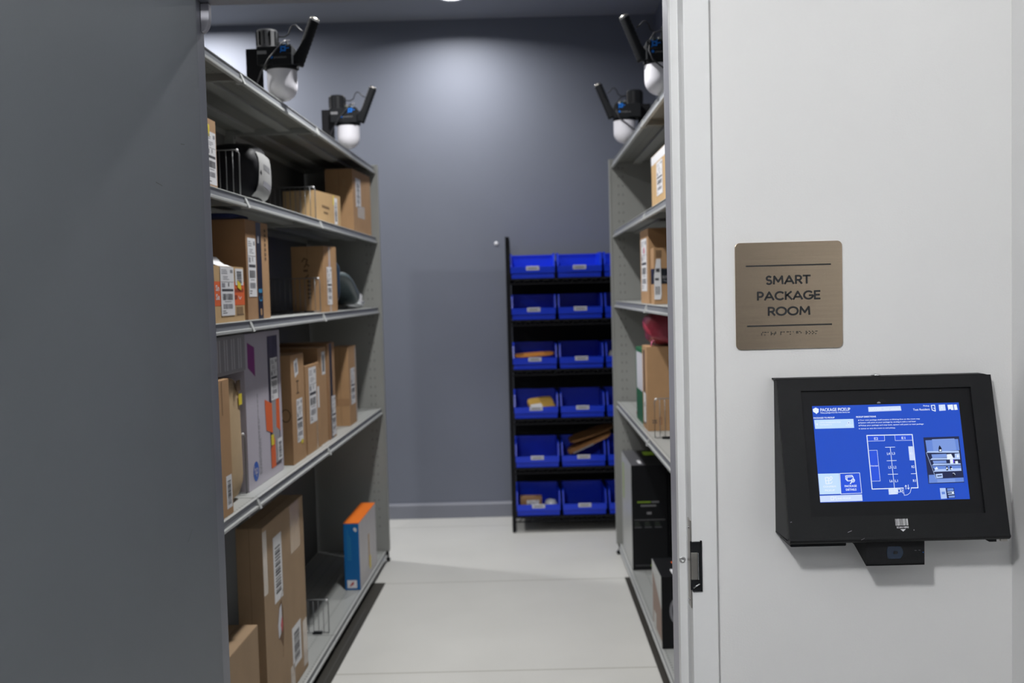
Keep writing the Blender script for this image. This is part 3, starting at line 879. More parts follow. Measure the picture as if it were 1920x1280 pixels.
# ---------------------------------------------------------------- right shelving
P_ = Parcel('cardboard_box', 'R', -1.833, -.06, Z5[1] + .001, .465, .20, .232, MT['card2'], 'brown box with white taped top edge on the upper right shelf')
P_.art('front', Art().rect(0, .196, .465, .232, MT['paper']), 'white_tape')
P_.art('front', ship_label(.16, .055, .33, .19, 111), 'shipping_label', off=.001)
P_ = Parcel('cardboard_box', 'R', -1.289, -.05, Z5[2] + .001, .285, .22, .330, MT['card'], 'tall brown box with a full white label, second right shelf')
P_.art('front', ship_label(.03, .055, .225, .292, 115), 'shipping_label')
P_.art('front', Art().disc(.14, .238, .016, mat('pink_dot_print', (.75, .12, .22), .5)), 'red_dot', off=.0012)
P_ = Parcel('cardboard_box', 'R', -1.500, -.045, Z5[2] + .001, .095, .20, .234, MT['card'], 'small brown box with dark printed tape in front of the tall labelled box')
a_ = Art().rect(0, .085, .20, .150, MT['navy']); P_.art('near', a_, 'navy_tape')
P_.art('front', Art().rect(0, .085, .095, .150, MT['navy']), 'navy_tape')
a_ = Art().text('amazon', .034, .108, .085, .016, MT['textgrey'], bold=.0008); a_.line([(.040, .100), (.060, .094), (.085, .094), (.105, .101)], .003, MT['textgrey'])
P_.art('near', a_, 'printing', off=.0009)
P_.art('near', Art().poly([(-.0, .02), (.026, .02), (.030, .04), (.028, .19), (.010, .19), (0, .12)], MT['paper']).barcode(.004, .04, .024, .075, MT['ink'], .0002, 9).rect(.004, .10, .02, .11, MT['ink'], .0002).rect(.008, .135, .024, .15, MT['ink'], .0002), 'shipping_label', off=.0014)
a_ = Art()
for k in range(4): a_.rect(.010 + k * .006, .195, .014 + k * .006, .226, MT['inkbrown'])
P_.art('near', a_, 'barcode_print')
P_ = Parcel('cardboard_box', 'R', -1.245, -.04, Z5[3] + .001, .168, .22, .376, MT['card'], 'upright brown box with open black slit, under the crimson bag')
P_.art('front', Art().rect(.045, .02, .085, .36, MT['navy']), 'dark_slit')
P_.art('front', Art().rect(.035, .03, .115, .165, MT['paper']).rect(.06, .10, .08, .12, MT['ink'], .0002), 'shipping_label', off=.001)
P_.art('near', Art().rect(.02, .035, .028, .04, MT['ink']).rect(.032, .035, .04, .04, MT['ink']).rect(.02, .045, .028, .05, MT['ink']).rect(.032, .045, .04, .05, MT['ink']).line([(.052, .03), (.062, .03), (.062, .06), (.052, .06), (.052, .03)], .0015, MT['redink']), 'handling_symbols')
P_ = Parcel('game_box', 'R', -1.070, -.045, Z5[3] + .001, .295, .20, .355, MT['green'], 'slim dark green box with tall white label behind the upright brown box', 'box', seam=False)
P_.art('front', Art().rect(.03, .155, .27, .335, MT['binlabel']), 'white_label')
blob('foil_bag', 'R', -1.165, -.135, Z5[3] + .465, .095, .12, .082, MT['bag_red'], 'crimson foil bag resting on top of the upright brown box', 'bag', n=2.6, wr=.09, seed=61)
o = MB().tube([(0, 0, 0), (.003, .0, .018), (.010, 0, .028), (.018, 0, .020), (.017, 0, .004)], .0035, MT['pink'], 8).build('ribbon_loop')
o.location = LOC('R', -1.235, -.062, Z5[3] + .381)[0]
tag(o, 'little pink ribbon loop standing below the crimson bag', 'ribbon')
blob('fabric_scrap', 'R', -.72, -.10, Z5[3] + .019, .05, .03, .018, MT['bag_red'], 'small red bundle on the shelf left of the green box', 'bundle', n=2.4, wr=.08, seed=66)
P_ = Parcel('appliance_box', 'R', -.585, -.03, Z5[4] + .001, .48, .185, .548, MT['black_box'], 'tall black box with lime and white print on the bottom right shelf', 'box', faces={'front': MT['silver_print']}, seam=False)
a_ = Art().rect(.0, .0, .080, .48, MT['grey_box_top']); P_.art('top', a_, 'grey_lid', off=-.0016)
P_.art('top', Art().rect(.045, .05, .062, .14, MT['white_plastic']), 'white_sticker', off=-.0008)
P_.art('top', Art().rect(.105, .30, .165, .42, MT['lime']), 'lime_sticker', off=-.0008)
a_ = Art()
for k in range(7): a_.rect(.030 + k * .010, .352, .038 + k * .010, .360, MT['lime'])
for k in range(4): a_.rect(.104 + k * .010, .352, .112 + k * .010, .360, MT['textgrey'])
for k in range(8): a_.rect(.048 + k * .010, .333, .056 + k * .010, .341, MT['textgrey'])
a_.rect(.078, .292, .102, .304, MT['textgrey']); a_.rect(.012, .262, .172, .264, MT['textgrey'])
for c in range(3):
    for k in range(3): a_.rect(.014 + c * .052, .222 + k * .012, .014 + c * .052 + .036 - .006 * k, .227 + k * .012, mat('dim_print', (.03, .045, .03), .5) if k else MT['grey_box_top'])
for k in range(7): a_.rect(.016 + k * .011, .022, .024 + k * .011, .027, MT['grey_box_top'])
for k in range(3): a_.rect(.094 + k * .011, .020, .103 + k * .011, .029, MT['lime'])
P_.art('near', a_, 'printing')
P_.art('front', Art().rect(.06, .30, .12, .50, mat('pale_lime_print', (.35, .45, .15), .5)), 'lime_panel')
P_ = Parcel('appliance_box', 'R', -.555, -.222, Z5[4] + .001, .42, .15, .50, MT['black_box'], 'plain black box standing behind the tall black box with lime print', 'box', seam=False)
P_.art('near', Art().rect(.02, .18, .024, .26, MT['grey_box_top']), 'printing')
P_ = Parcel('appliance_box', 'R', -1.722, -.020, Z5[4] + .0015, .280, .25, .297, MT['black_box'], 'low black box with ring picture at the near end of the bottom right shelf', 'box', faces={'front': MT['silver_print']}, seam=False)
P_.art('front', Art().poly([(.02, .03), (.28, .03), (.28, .16), (.02, .25)], mat('brown_print', (.25, .16, .12), .5)).rect(.05, .02, .12, .09, MT['silver_print'], .0003), 'picture_print')
pts = [(.062 + .024 * math.cos(t * PI / 10), .155 + .048 * math.sin(t * PI / 10)) for t in range(21)]
a_ = Art().line(pts, .011, MT['inkgrey']); a_.rect(.045, .18, .06, .20, MT['silver_print'], .0004)
P_.art('near', a_, 'ring_picture')
P_.art('top', Art().rect(.05, .03, .11, .10, MT['white_plastic']).disc(.09, .20, .02, MT['orange'], .0003), 'stickers', off=-.0008)

# ================================================================= camera heads on the top shelves
def sensor(side, u, label):
    p, rz, s = LOC(side, u, 0, Z5[0] + .002)
    r = empty('camera_unit', p, rz)
    K = MT['black_metal']; Kp = MT['black_plastic']
    X = lambda v: s * v
    b = MB()
    b.box(X(-.152), X(-.090), -.020, -.016, 0, .199, K)
    b.box(X(-.152), X(-.148), -.020, .050, 0, .199, K)
    b.box(X(-.152), X(-.038), -.020, .055, .195, .199, K)
    b.box(X(-.152), X(-.090), -.020, .040, 0, .003, K)
    b.prism([(X(-.10), .199), (X(-.03), .199), (X(-.03), .186), (X(-.09), .150), (X(-.10), .150)], -.021, -.017, 1, K)
    b.build('bracket', r, .0012)
    b = MB()
    b.box(X(-.100), X(.028), -.060, .050, .131, .197, Kp)
    b.box(X(-.045), X(.028), -.062, -.058, .128, .170, Kp)
    b.build('body', r, .003)
    cyc = (X(-.078), .010)
    b = MB().lathe([(.042, .197), (.042, .206), (.040, .209), (.040, .262), (.036, .270), (.010, .271)], Kp, 28, (cyc[0], cyc[1], 0))
    for k in range(12):
        a = 2 * PI * k / 12
        b.box(cyc[0] + .0405 * math.cos(a) - .002, cyc[0] + .0405 * math.cos(a) + .002, cyc[1] + .0405 * math.sin(a) - .002, cyc[1] + .0405 * math.sin(a) + .002, .212, .262, MT['black_metal'])
    b.build('motor_housing', r)
    MB().lathe([(.046, .118), (.046, .134), (.050, .134)][::-1] + [(.058, .126), (.058, .110), (.050, .106)][:0], Kp, 28, (X(-.024), -.004, 0)).build('dome_collar', r)
    prof = [(.0545, .131), (.0550, .120), (.0550, .068)] + [(.055 * math.cos(t), .062 + -.055 * math.sin(t)) for t in [PI / 2 * k / 9 for k in range(0, 9)]] + [(.003, .0072)]
    MB().lathe(prof, MT['dome'], 32, (X(-.024), -.004, 0)).build('dome', r)
    MB().lathe([(.0562, .118), (.0562, .133), (.052, .135)], Kp, 32, (X(-.024), -.004, 0)).build('dome_collar', r)
    # ribbed wand leaning over the aisle
    A0 = Vector((X(.038), -.01, .135)); A1 = Vector((X(.104), -.01, .298))
    dirv = (A1 - A0).normalized()
    b = MB()
    pts = []; rad = []
    n = 22
    for i in range(n + 1):
        t = i / n
        pts.append(A0.lerp(A1, t)); rad.append(.0185 if (i % 2 == 0) else .0205)
    b.tube(pts, rad, Kp, 16)
    b.build('wand', r)
    c = A1 - dirv * .002
    MB().tube([c, c + dirv * .004, c + dirv * .008, c + dirv * .010], [.0185, .0185, .0165, .010], MT['brushed'], 18).build('wand_cap', r)
    b = MB()
    q0 = A0 + dirv * .012; q1 = A0 + dirv * .105
    nrm = Vector((-s * dirv.z, 0, s * dirv.x)) if True else None
    w1 = Vector((-X(1) * .030, 0, .006))
    b.prism([(q0.x, q0.z), (q1.x, q1.z), (q1.x - X(.012), q1.z - .006), (X(.026), .165), (X(.026), .131)], -.030, .012, 1, Kp)
    b.build('wand_mount', r, .002)
    MB().tube([(X(-.036), 0, .245), (X(-.012), 0, .243), (X(.004), 0, .252), (X(.012), -.002, .272), (X(.022), -.004, .284), (X(.034), -.004, .282), (X(.046), -.004, .268), (X(.060), -.006, .258)], .0028, MT['cable'], 8).build('cable', r)
    if s > 0: pth = [(.012, -.02, .225), (.0, -.055, .215), (-.02, -.066, .190), (-.055, -.068, .150), (-.09, -.05, .105), (-.118, -.03, .055), (-.128, -.024, .006)]
    else: pth = [(-.030, -.05, .235), (.0, -.06, .225), (.018, -.066, .195), (.022, -.068, .160), (.008, -.07, .125), (-.03, -.07, .095), (-.075, -.06, .06), (-.11, -.04, .006)]
    MB().tube([(X(a), b_, c_) for a, b_, c_ in pth], .0030, MT['cable'], 8).build('cable', r)
    b = MB().box(X(-.03), X(.005), -.03, .02, .206, .210, MT['greenpcb'])
    b.box(X(.0), X(.012), -.04, -.025, .199, .207, MT['white_plastic']); b.box(X(-.002), X(.004), -.02, -.01, .21, .222, MT['brushed']); b.box(X(-.03), X(-.02), -.03, -.02, .21, .218, MT['brushed'])
    b.box(X(-.03), X(.02), -.04, .03, .197, .206, Kp)
    b.build('circuit_board', r)
    # marks on the face turned to the doorway
    c0 = -.008 if s > 0 else .008
    a_ = Art()
    L_ = MT['logo_blue']
    cx, cz = c0 + (.006 if s > 0 else -.006), .186
    for ox, oz in ((-.0085, .0), (.0085, 0), (0, .0085), (0, -.0085)):
        pass
    a_.line([(cx - .008, cz - .006), (cx + .006, cz - .006), (cx + .006, cz + .007), (cx - .008, cz + .007), (cx - .008, cz - .007)], .006, L_)
    a_.line([(cx - .014, cz + .013), (cx - .007, cz + .006)], .0035, L_); a_.line([(cx + .010, cz + .013), (cx + .005, cz + .006)], .0035, L_)
    a_.line([(cx + .006, cz + .001), (cx + .020, cz + .003)], .0035, L_); a_.line([(cx - .012, cz - .012), (cx - .007, cz - .006)], .003, L_)
    f = lambda a, b_, l: (a, -.0605 - l, b_)
    a_.lay(f).build('blue_logo', r)
    tx = -.038 if s > 0 else -.010
    tx = X(-.020) - .030
    a_ = Art().disc(tx + .004, .157, .0055, L_)
    a_.text('position', tx + .013, .1525, .046, .0085, MT['textgrey'])
    a_.lay(lambda a, b_, l: (a, -.0626 - l, b_)).build('lettering', r)
    if s > 0:
        a_ = Art().rect(-.098, .169, -.064, .181, MT['textgrey'])
        a_.lay(lambda a, b_, l: (a, -.0606 - l, b_)).build('rating_label', r)
    tag(r, label, 'camera unit', 'dome camera units on the shelving tops')
sensor('L', -1.945, 'black camera unit with frosted dome on the left shelving, larger and nearer of its pair')
sensor('L', -.705, 'black camera unit with frosted dome on the left shelving, near the back wall')
sensor('R', -1.90, 'black camera unit on the right shelving, partly cut off by the door frame')
sensor('R', -.665, 'black camera unit with frosted dome on the right shelving, fully visible near the back wall')

# ================================================================= bin rack against the back wall
RX0, RX1, RY0, RY1 = -.052, .905, 6.235, 6.655
r = empty('bin_rack', ((RX0 + RX1) / 2, RY1, 0))
ox, oy = (RX0 + RX1) / 2, RY1
def rk(mb): 
    mb.v = [(a - ox, b - oy, c) for a, b, c in mb.v]; return mb
for x in (RX0 - .010, RX1 - .016):
    for y, zt in ((RY0, 1.865), (RY1 - .02, 1.865)):
        m = MB().box(x, x + .026, y, y + .004, .012, zt, MT['black_metal']).box(x, x + .004, y, y + .022, .012, zt, MT['black_metal']) if x < .5 else MB().box(x, x + .016, y, y + .004, .012, zt, MT['black_metal']).box(x + .012, x + .016, y, y + .022, .012, zt, MT['black_metal'])
        m.box(x - .001, x + .017, y - .001, y + .006, zt - .006, zt + .002, MT['black_plastic'])
        rk(m).build('post', r)
        rk(MB().lathe([(.008, 0), (.010, .004), (.008, .03), (.006, .05)], MT['black_plastic'], 12, (x + .011, y + .008, 0))).build('foot', r)
rk(MB().prism([(RY0, 1.845), (RY0 + .03, 1.845), (RY1, 1.60), (RY1, 1.56), (RY0, 1.80)], RX0 + .003, RX0 + .007, 0, MT['black_metal'])).build('side_brace', r)
ROWS = [1.605, 1.346, 1.034, .724, .412, .104]
for z in ROWS:
    m = MB().box(RX0 + .005, RX1 - .005, RY0 + .004, RY1, z - .004, z - .001, MT['black_metal'])
    m.box(RX0, RX1, RY0 - .003, RY0 + .001, z - .010, z - .001, MT['black_metal'])
    m.box(RX0, RX1, RY0 - .003, RY0 + .001, z - .038, z - .030, MT['black_metal'])
    x = RX0 + .03
    up_ = True
    while x < RX1 - .04:
        a, b_ = (z - .034, z - .006) if up_ else (z - .006, z - .034)
        m.tube([(x, RY0 - .001, a), (x + .03, RY0 - .001, b_)], .0028, MT['black_metal'], 6)
        x += .03; up_ = not up_
    m.box(RX0, RX1, RY1 - .006, RY1, z - .034, z + .12, MT['black_metal'])
    rk(m).build('shelf', r)
rk(MB().box(RX0 + .02, RX1 - .02, RY1 - .003, RY1 - .001, .08, 1.60, MT['black_metal'])).build('shade_sheet', r)  # black sheet added to keep the shaded gaps between bin rows dark
tag(r, 'tall black wire rack of blue bins against the back wall', 'rack')

def make_bin():
    BW, BD, BH = .280, .34, .155
    t = .0035
    b = MB()
    m = MT['bin']
    prof_o = [(.016, .002), (.016, .034), (.004, .037), (0, .070), (.034, .150), (.34, .155), (.34, .002)]
    side = [(y, z) for y, z in prof_o]
    for x0, x1 in ((-BW / 2 + .006, -BW / 2 + .006 + t), (BW / 2 - .006 - t, BW / 2 - .006)):
        b.prism(side, x0, x1, 0, m)
    b.box(-BW / 2 + .006, BW / 2 - .006, .016, BD, .001, .001 + t, m)
    b.box(-BW / 2 + .006, BW / 2 - .006, .0158, .0158 + t, .001, .036, m)
    b.box(-BW / 2 + .006, BW / 2 - .006, BD - t, BD, .001, BH, m)
    b.prism([(.004, .034), (0, .072), (.004, .073), (.0085, .036)], -BW / 2 + .002, BW / 2 - .002, 0, m)
    b.box(-BW / 2 + .006, BW / 2 - .006, .004, .018, .0335, .0365, m)
    o = b.build('storage_bin')
    rm = MB()
    for sx in (-1, 1):
        x0 = sx * (BW / 2 - .001)
        rm.prism([(.002, .070), (.034, .147), (.032, .153), (-.002, .074)], x0, x0 - sx * .009, 0, m)
        rm.box(x0, x0 - sx * .009, .030, BD, .149, .156, m)
    rm.box(-BW / 2, BW / 2, BD - .008, BD, .149, .156, m)
    rm.build('rim', o)
    lb = MB().box(-.041, .041, -.0024, .0002, .050, .076, MT['binlabel'])
    lb.v = [(x, y + (.072 - z) * .105 - .0005, z) for x, y, z in lb.v]
    l2 = lb.build('label_holder', o, .0015)
    a_ = Art()
    for k in range(7): a_.rect(-.028 + k * .008, .058, -.022 + k * .008, .067, MT['textgrey'])
    a_.lay(lambda a, b_, l: (a, -.0034 + (.072 - b_) * .105 - .0006, b_)).build('label_print', o)
    return o
proto = make_bin()
ROWN = ['top', 'second', 'third', 'fourth', 'fifth', 'lowest']
COLN = ['left', 'middle', 'right']
NOTE = {(0, 0): '', (2, 0): ' holding an orange envelope', (3, 0): ' with a yellow envelope', (4, 1): ' with brown envelopes sticking out', (5, 0): ' holding a small brown parcel', (2, 2): ' with a grey roll'}
first = True
for i, z in enumerate(ROWS):
    for j in range(3):
        if first: o = proto; first = False
        else:
            o = proto.copy(); COL.objects.link(o)
            for ch in list(proto.children):
                c = ch.copy(); COL.objects.link(c); c.parent = o
        o.location = (RX0 + .018 + .14 + .2925 * j, RY0 + .001, z)
        tag(o, 'blue bin, %s of the %s row on the black rack%s' % (COLN[j], ROWN[i], NOTE.get((i, j), '')), 'bin', 'blue bins on the black rack')
def envelope(name, c, w, l, th, m, label, rot, cat='envelope', wr=.03, seed=1):
    o = blob(name, None, c[0], c[1], c[2], l / 2, w / 2, th / 2, m, label, cat, n=5, wr=wr, seed=seed)
    o.rotation_euler = rot
    return o
bx = lambda j: RX0 + .018 + .14 + .2925 * j
envelope('padded_envelope', (bx(0) + .000, RY0 + .10, ROWS[2] + .088), .16, .245, .014, MT['env_orange'], 'orange padded envelope bulging over the front lip of a bin', (0.06, -.05, 0), seed=5, wr=.05)
o = envelope('padded_envelope', (bx(0) + .035, RY0 + .13, ROWS[3] + .078), .15, .16, .036, MT['env_yellow'], 'yellow padded envelope with white label lying inside a bin', (.35, -.10, .2), seed=6, wr=.05)
MB().box(-.08, -.01, -.085, -.035, .0195, .0235, MT['paper']).build('white_label', o)
o = envelope('flat_envelope', (bx(1) + .045, RY0 + .16, ROWS[4] + .135), .20, .30, .012, MT['env_brown'], 'brown envelope slanting up out of a bin, lower of two', (.1, -.42, 0), seed=7)
MB().box(-.12, .02, -.104, -.098, -.004, .004, MT['greybox']).build('white_label', o)
envelope('flat_envelope', (bx(1) + .06, RY0 + .21, ROWS[4] + .185), .20, .30, .010, MT['env_brown'], 'brown envelope slanting up out of a bin, upper of two', (.1, -.33, 0), seed=8)
pb = MB().box(-.068, .068, -.04, .04, 0, .105, MT['card3'])
o = pb.build('parcel_box', None, .002); o.location = (bx(0) - .045, RY0 + .085, ROWS[5] + .005)
tag(o, 'small brown box with white label sitting in the lowest left bin', 'parcel')
ship_label(-.028, .022, .050, .088, 7).lay(lambda a, b_, l: (a, -.0405 - l, b_)).build('shipping_label', o)
blob('plastic_bag', None, bx(0) + .082, RY0 + .085, ROWS[5] + .048, .04, .05, .042, MT['clearbag'], 'crumpled clear bag beside the brown box in the lowest left bin', 'bag', n=2.4, wr=.1, seed=71)
o = MB().lathe([(.045, -.05), (.047, 0), (.045, .05)], MT['greybox'], 24, (0, 0, 0), 'y').build('paper_roll')
o.location = (bx(2) - .075, RY0 + .12, ROWS[2] + .058)
tag(o, 'grey roll lying in a bin at the right of the third row', 'roll')

# ================================================================= wall sign
SX, SZ, SS = .5138, 1.5078, .2015
sg = MB()
R_ = .0095
pts = []
for cx, cz, a0 in ((SX + SS / 2 - R_, SZ + SS / 2 - R_, 0), (SX - SS / 2 + R_, SZ + SS / 2 - R_, PI / 2), (SX - SS / 2 + R_, SZ - SS / 2 + R_, PI), (SX + SS / 2 - R_, SZ - SS / 2 + R_, 1.5 * PI)):
    pts += [(cx + R_ * math.cos(a0 + PI / 2 * k / 6) - SX, cz + R_ * math.sin(a0 + PI / 2 * k / 6) - SZ) for k in range(7)]
sg.prism(pts, -.0035, -.0003, 1, MT['sign'])
so = sg.build('wall_sign', None, .0004)
so.location = (SX, YW, SZ)
tag(so, 'square bronze metal sign reading SMART PACKAGE ROOM on the white wall', 'sign')
def arc(cx, cy, rx, ry, a0, a1, n=14): return [(cx + rx * math.cos(math.radians(a0 + (a1 - a0) * k / n)), cy + ry * math.sin(math.radians(a0 + (a1 - a0) * k / n))) for k in range(n + 1)]
GL = {'M': (1.02, [[(.04, 0), (.10, 1), (.51, .28), (.92, 1), (.98, 0)]]),
      'A': (.92, [[(0, 0), (.46, 1), (.92, 0)], [(.15, .30), (.77, .30)]]),
      'R': (.66, [[(.06, 0), (.06, 1), (.34, 1)] + arc(.34, .73, .27, .27, 90, -90) + [(.06, .46)], [(.34, .46), (.66, 0)]]),
      'T': (.70, [[(0, 1), (.70, 1)], [(.35, 1), (.35, 0)]]),
      'P': (.62, [[(.06, 0), (.06, 1), (.32, 1)] + arc(.32, .70, .28, .30, 90, -90) + [(.06, .40)]]),
      'S': (.58, [arc(.30, .745, .235, .255, 40, 270, 14)[:-1] + arc(.30, .245, .25, .255, 90, -145, 16)]),
      'C': (.86, [arc(.50, .5, .48, .5, 48, 312, 24)]),
      'G': (.92, [arc(.50, .5, .48, .5, 48, 330, 24)[:-1] + [(.95, .30), (.95, .47), (.60, .47)]]),
      'K': (.70, [[(.06, 0), (.06, 1)], [(.64, 1), (.10, .46)], [(.24, .60), (.70, 0)]]),
      'E': (.58, [[(.58, 1), (.06, 1), (.06, 0), (.58, 0)], [(.06, .52), (.52, .52)]]),
      'O': (1.0, [arc(.5, .5, .49, .5, 0, 360, 28)])}
def sign_text(A, t, cx, cz, width, h, th, m):
    gap = .20
    tot = sum(GL[c][0] for c in t) + gap * (len(t) - 1)
    k = width / tot
    x = cx - width / 2
    for c in t:
        wd, st = GL[c]
        for s_l in st: A.line([(x + a * k, cz - h / 2 + th / 2 + b * (h - th)) for a, b in s_l], th, m)
        x += (wd + gap) * k
a_ = Art()
sign_text(a_, 'SMART', -.0015, .0296, .0825, .0174, .0033, MT['signink'])
sign_text(a_, 'PACKAGE', -.001, .0000, .1175, .0174, .0033, MT['signink'])
sign_text(a_, 'ROOM', -.0005, -.0292, .0785, .0174, .0033, MT['signink'])
sf = lambda a, b_, l: (a, -.0042 - l, b_)
a_.lay(sf).build('lettering', so)
MB().box(-.0805, .0790, -.0046, -.0034, .0556, .0582, MT['signink']).build('rule', so)
MB().box(-.0795, .0800, -.0046, -.0034, -.0574, -.0548, MT['signink']).build('rule', so)
BR = {'s': '234', 'm': '134', 'a': '1', 'r': '1235', 't': '2345', 'p': '1234', 'c': '14', 'k': '13', 'g': '1245', 'e': '15', 'o': '135'}
m = MB(); x = -.0525
for c in 'smart package room':
    if c != ' ':
        for q in BR[c]:
            q = int(q) - 1
            m.lathe([(.0011, 0), (.0010, -.0006), (.0004, -.0009)], MT['signink'], 8, (x + (.0023 if q > 2 else 0), -.0035, -.0685 - (q % 3) * .0023), 'y')
    x += .0060
m.build('braille', so)

# ================================================================= kiosk
KX, KZ, KW = .4835, 1.057, .3985
kr = empty('pickup_kiosk', (KX, YW, KZ))
UPY, UPZ = .2534, .9674
FY = -.103
def kf(p, q, l=0): return (p, FY + UPY * q - UPZ * l, UPZ * q + UPY * l)
QT = .304
KM = MT['kiosk']
hb = MB()
P0, P1, Q0, Q1 = .0425, .3585, .0500, .2815
def quadk(mb, a0, b0, a1, b1, m, l=0): mb.add([kf(a0, b0, l), kf(a1, b0, l), kf(a1, b1, l), kf(a0, b1, l)], [(0, 1, 2, 3)], m)
# sloped face as four plates around the bezel opening
for a0, b0, a1, b1 in ((0, .012, KW, Q0), (0, Q1, KW, QT), (0, Q0, P0, Q1), (P1, Q0, KW, Q1)):
    vs = [kf(a0, b0), kf(a1, b0), kf(a1, b1), kf(a0, b1), kf(a0, b0, -.006), kf(a1, b0, -.006), kf(a1, b1, -.006), kf(a0, b1, -.006)]
    hb.add(vs, [(0, 1, 2, 3), (7, 6, 5, 4), (0, 4, 5, 1), (1, 5, 6, 2), (2, 6, 7, 3), (3, 7, 4, 0)], KM)
# rolled lower edge and underside
roll = [kf(0, .012)[1:]]
for k in range(1, 7):
    a = k / 6 * (PI / 2 + .2)
    roll.append((FY + .0125 - .0115 * math.cos(a) - .0015, .0115 - .0115 * math.sin(a)))
roll += [(-.001, .000), (-.001, .003), (FY + .02, .003), (kf(0, .012, -.006)[1], .012)]
hb.prism(roll, 0, KW, 0, KM, False)
hb.build('housing', kr)
for x0, x1, nm in ((0, .003, 'side_plate'), (KW - .003, KW, 'side_plate')):
    a = kf(0, .006); b_ = kf(0, QT)
    MB().prism([(-.001, .003), (a[1] + .003, a[2]), (b_[1] + .002, b_[2] - .001), (-.001, b_[2] - .001)], x0, x1, 0, KM).build(nm, kr, .0006)
tp = MB()
b_ = kf(0, QT)
tp.box(-.0035, KW - .012, b_[1] + .001, -.0005, b_[2] - .001, b_[2] + .0015, KM)
tp.prism([(KW - .012, b_[2] + .0015), (KW - .004, b_[2] - .001), (KW, b_[2] - .008), (KW - .006, b_[2] - .008), (KW - .012, b_[2] - .001)], b_[1] + .001, -.0005, 1, KM)
tp.build('top_plate', kr)
bz = MB()
quadk(bz, P0 - .002, Q0 - .002, P1 + .002, Q1 + .002, MT['kiosk_in'], -.0055)
for k in range(0): pass
bz.build('bezel', kr)
cn = MB()
pts2 = [(.1935 + .0075 * math.cos(t), .2575 + .0062 * math.sin(t)) for t in [PI * k / 10 for k in range(11)]]
cn.add([kf(a, b, -.0050) for a, b in pts2], [tuple(range(11))], MT['hole'])
cn.add([kf(a - .0005, b - .0012, -.0048) for a, b in [(.1875 + .0035 * math.cos(t), .2568 + .0032 * math.sin(t)) for t in [PI * k / 10 for k in range(11)]]], [tuple(range(11))], MT['inkgrey'])
cn.build('camera_notch', kr)
S0P, S0Q, SWD, SHT = .0622, .0755, .273, .178
sb = MB()
quadk(sb, S0P, S0Q, S0P + SWD, S0Q + SHT, SCR['b'], -.0048)
so2 = sb.build('screen', kr)
so2['label'] = 'lit blue tablet screen'
TXT=[('PACKAGE PICKUP', 14.8, 167.4, 55.4, 5.6, 'w'),('Pickup packages from the room one by one', 14.7, 163.8, 54.2, 1.2, 'w'),('SUCCESS', 106.1, 167.4, 21.9, 3.8, 'w'),('Door unlocked', 132.8, 167.4, 29.5, 3.7, 'w'),('Pickup', 206.4, 171.9, 11.2, 2.6, 'w'),('Test Resident', 186.8, 164.6, 31.0, 4.0, 'w'),('PACKAGES TO PICKUP', 1.0, 154.1, 38.7, 2.3, 'w'),('PICKUP DIRECTIONS', 79.9, 154.1, 36.6, 2.7, 'w'),('Your next package shelf location is blinking blue on the room map', 86.2, 148.3, 111.2, 2.0, 'w'),('System will point at your package by circling it with a red laser', 86.3, 143.5, 103.4, 1.7, 'w'),('Pickup your package and step back, system will point to next package', 86.4, 138.4, 116.9, 1.7, 'w'),('in queue or exit the room to end pickup.', 82.9, 132.7, 67.6, 2.3, 'w'),('1', 5.3, 141.8, 2.2, 3.5, 'w'),('12721765834521924', 11.4, 145.6, 38.9, 2.5, 'w'),('Test Resident ???', 11.3, 141.7, 22.3, 1.6, 'w'),('NO PICKUP', 59.2, 139.6, 12.8, 1.8, 'w'),('E2', 109.4, 112.3, 7.1, 4.5, 'w'),('E1', 160.1, 112.2, 6.5, 4.4, 'w'),('Oversized', 98.0, 63.5, 13.4, 2.3, 'w'),('L4', 130.4, 83.9, 5.1, 4.5, 'w'),('L3', 139.8, 84.2, 5.0, 4.4, 'w'),('L5', 130.4, 59.0, 5.1, 4.4, 'w'),('L2', 139.9, 58.9, 5.0, 4.4, 'w'),('L6', 130.2, 34.0, 5.1, 4.4, 'w'),('L1', 140.0, 33.9, 5.0, 4.4, 'w'),('R2', 172.9, 58.9, 5.1, 4.4, 'w'),('R1', 172.8, 33.5, 5.1, 4.4, 'w'),('R3', 172.5, 83.4, 4.7, 4.1, 'w'),('CONFIRM', 7.8, 27.1, 22.8, 3.2, 'w'),('PICKUP', 10.5, 20.3, 17.6, 3.2, 'w'),('PACKAGE', 47.1, 27.0, 21.7, 3.6, 'w'),('DETAILS', 48.7, 20.5, 19.0, 3.6, 'w'),('END PICKUP', 32.2, 5.3, 24.0, 3.1, 'w'),('YOU ARE', 126.8, 17.0, 15.4, 2.6, 'w'),('HERE', 130.0, 12.9, 8.9, 2.6, 'w')]
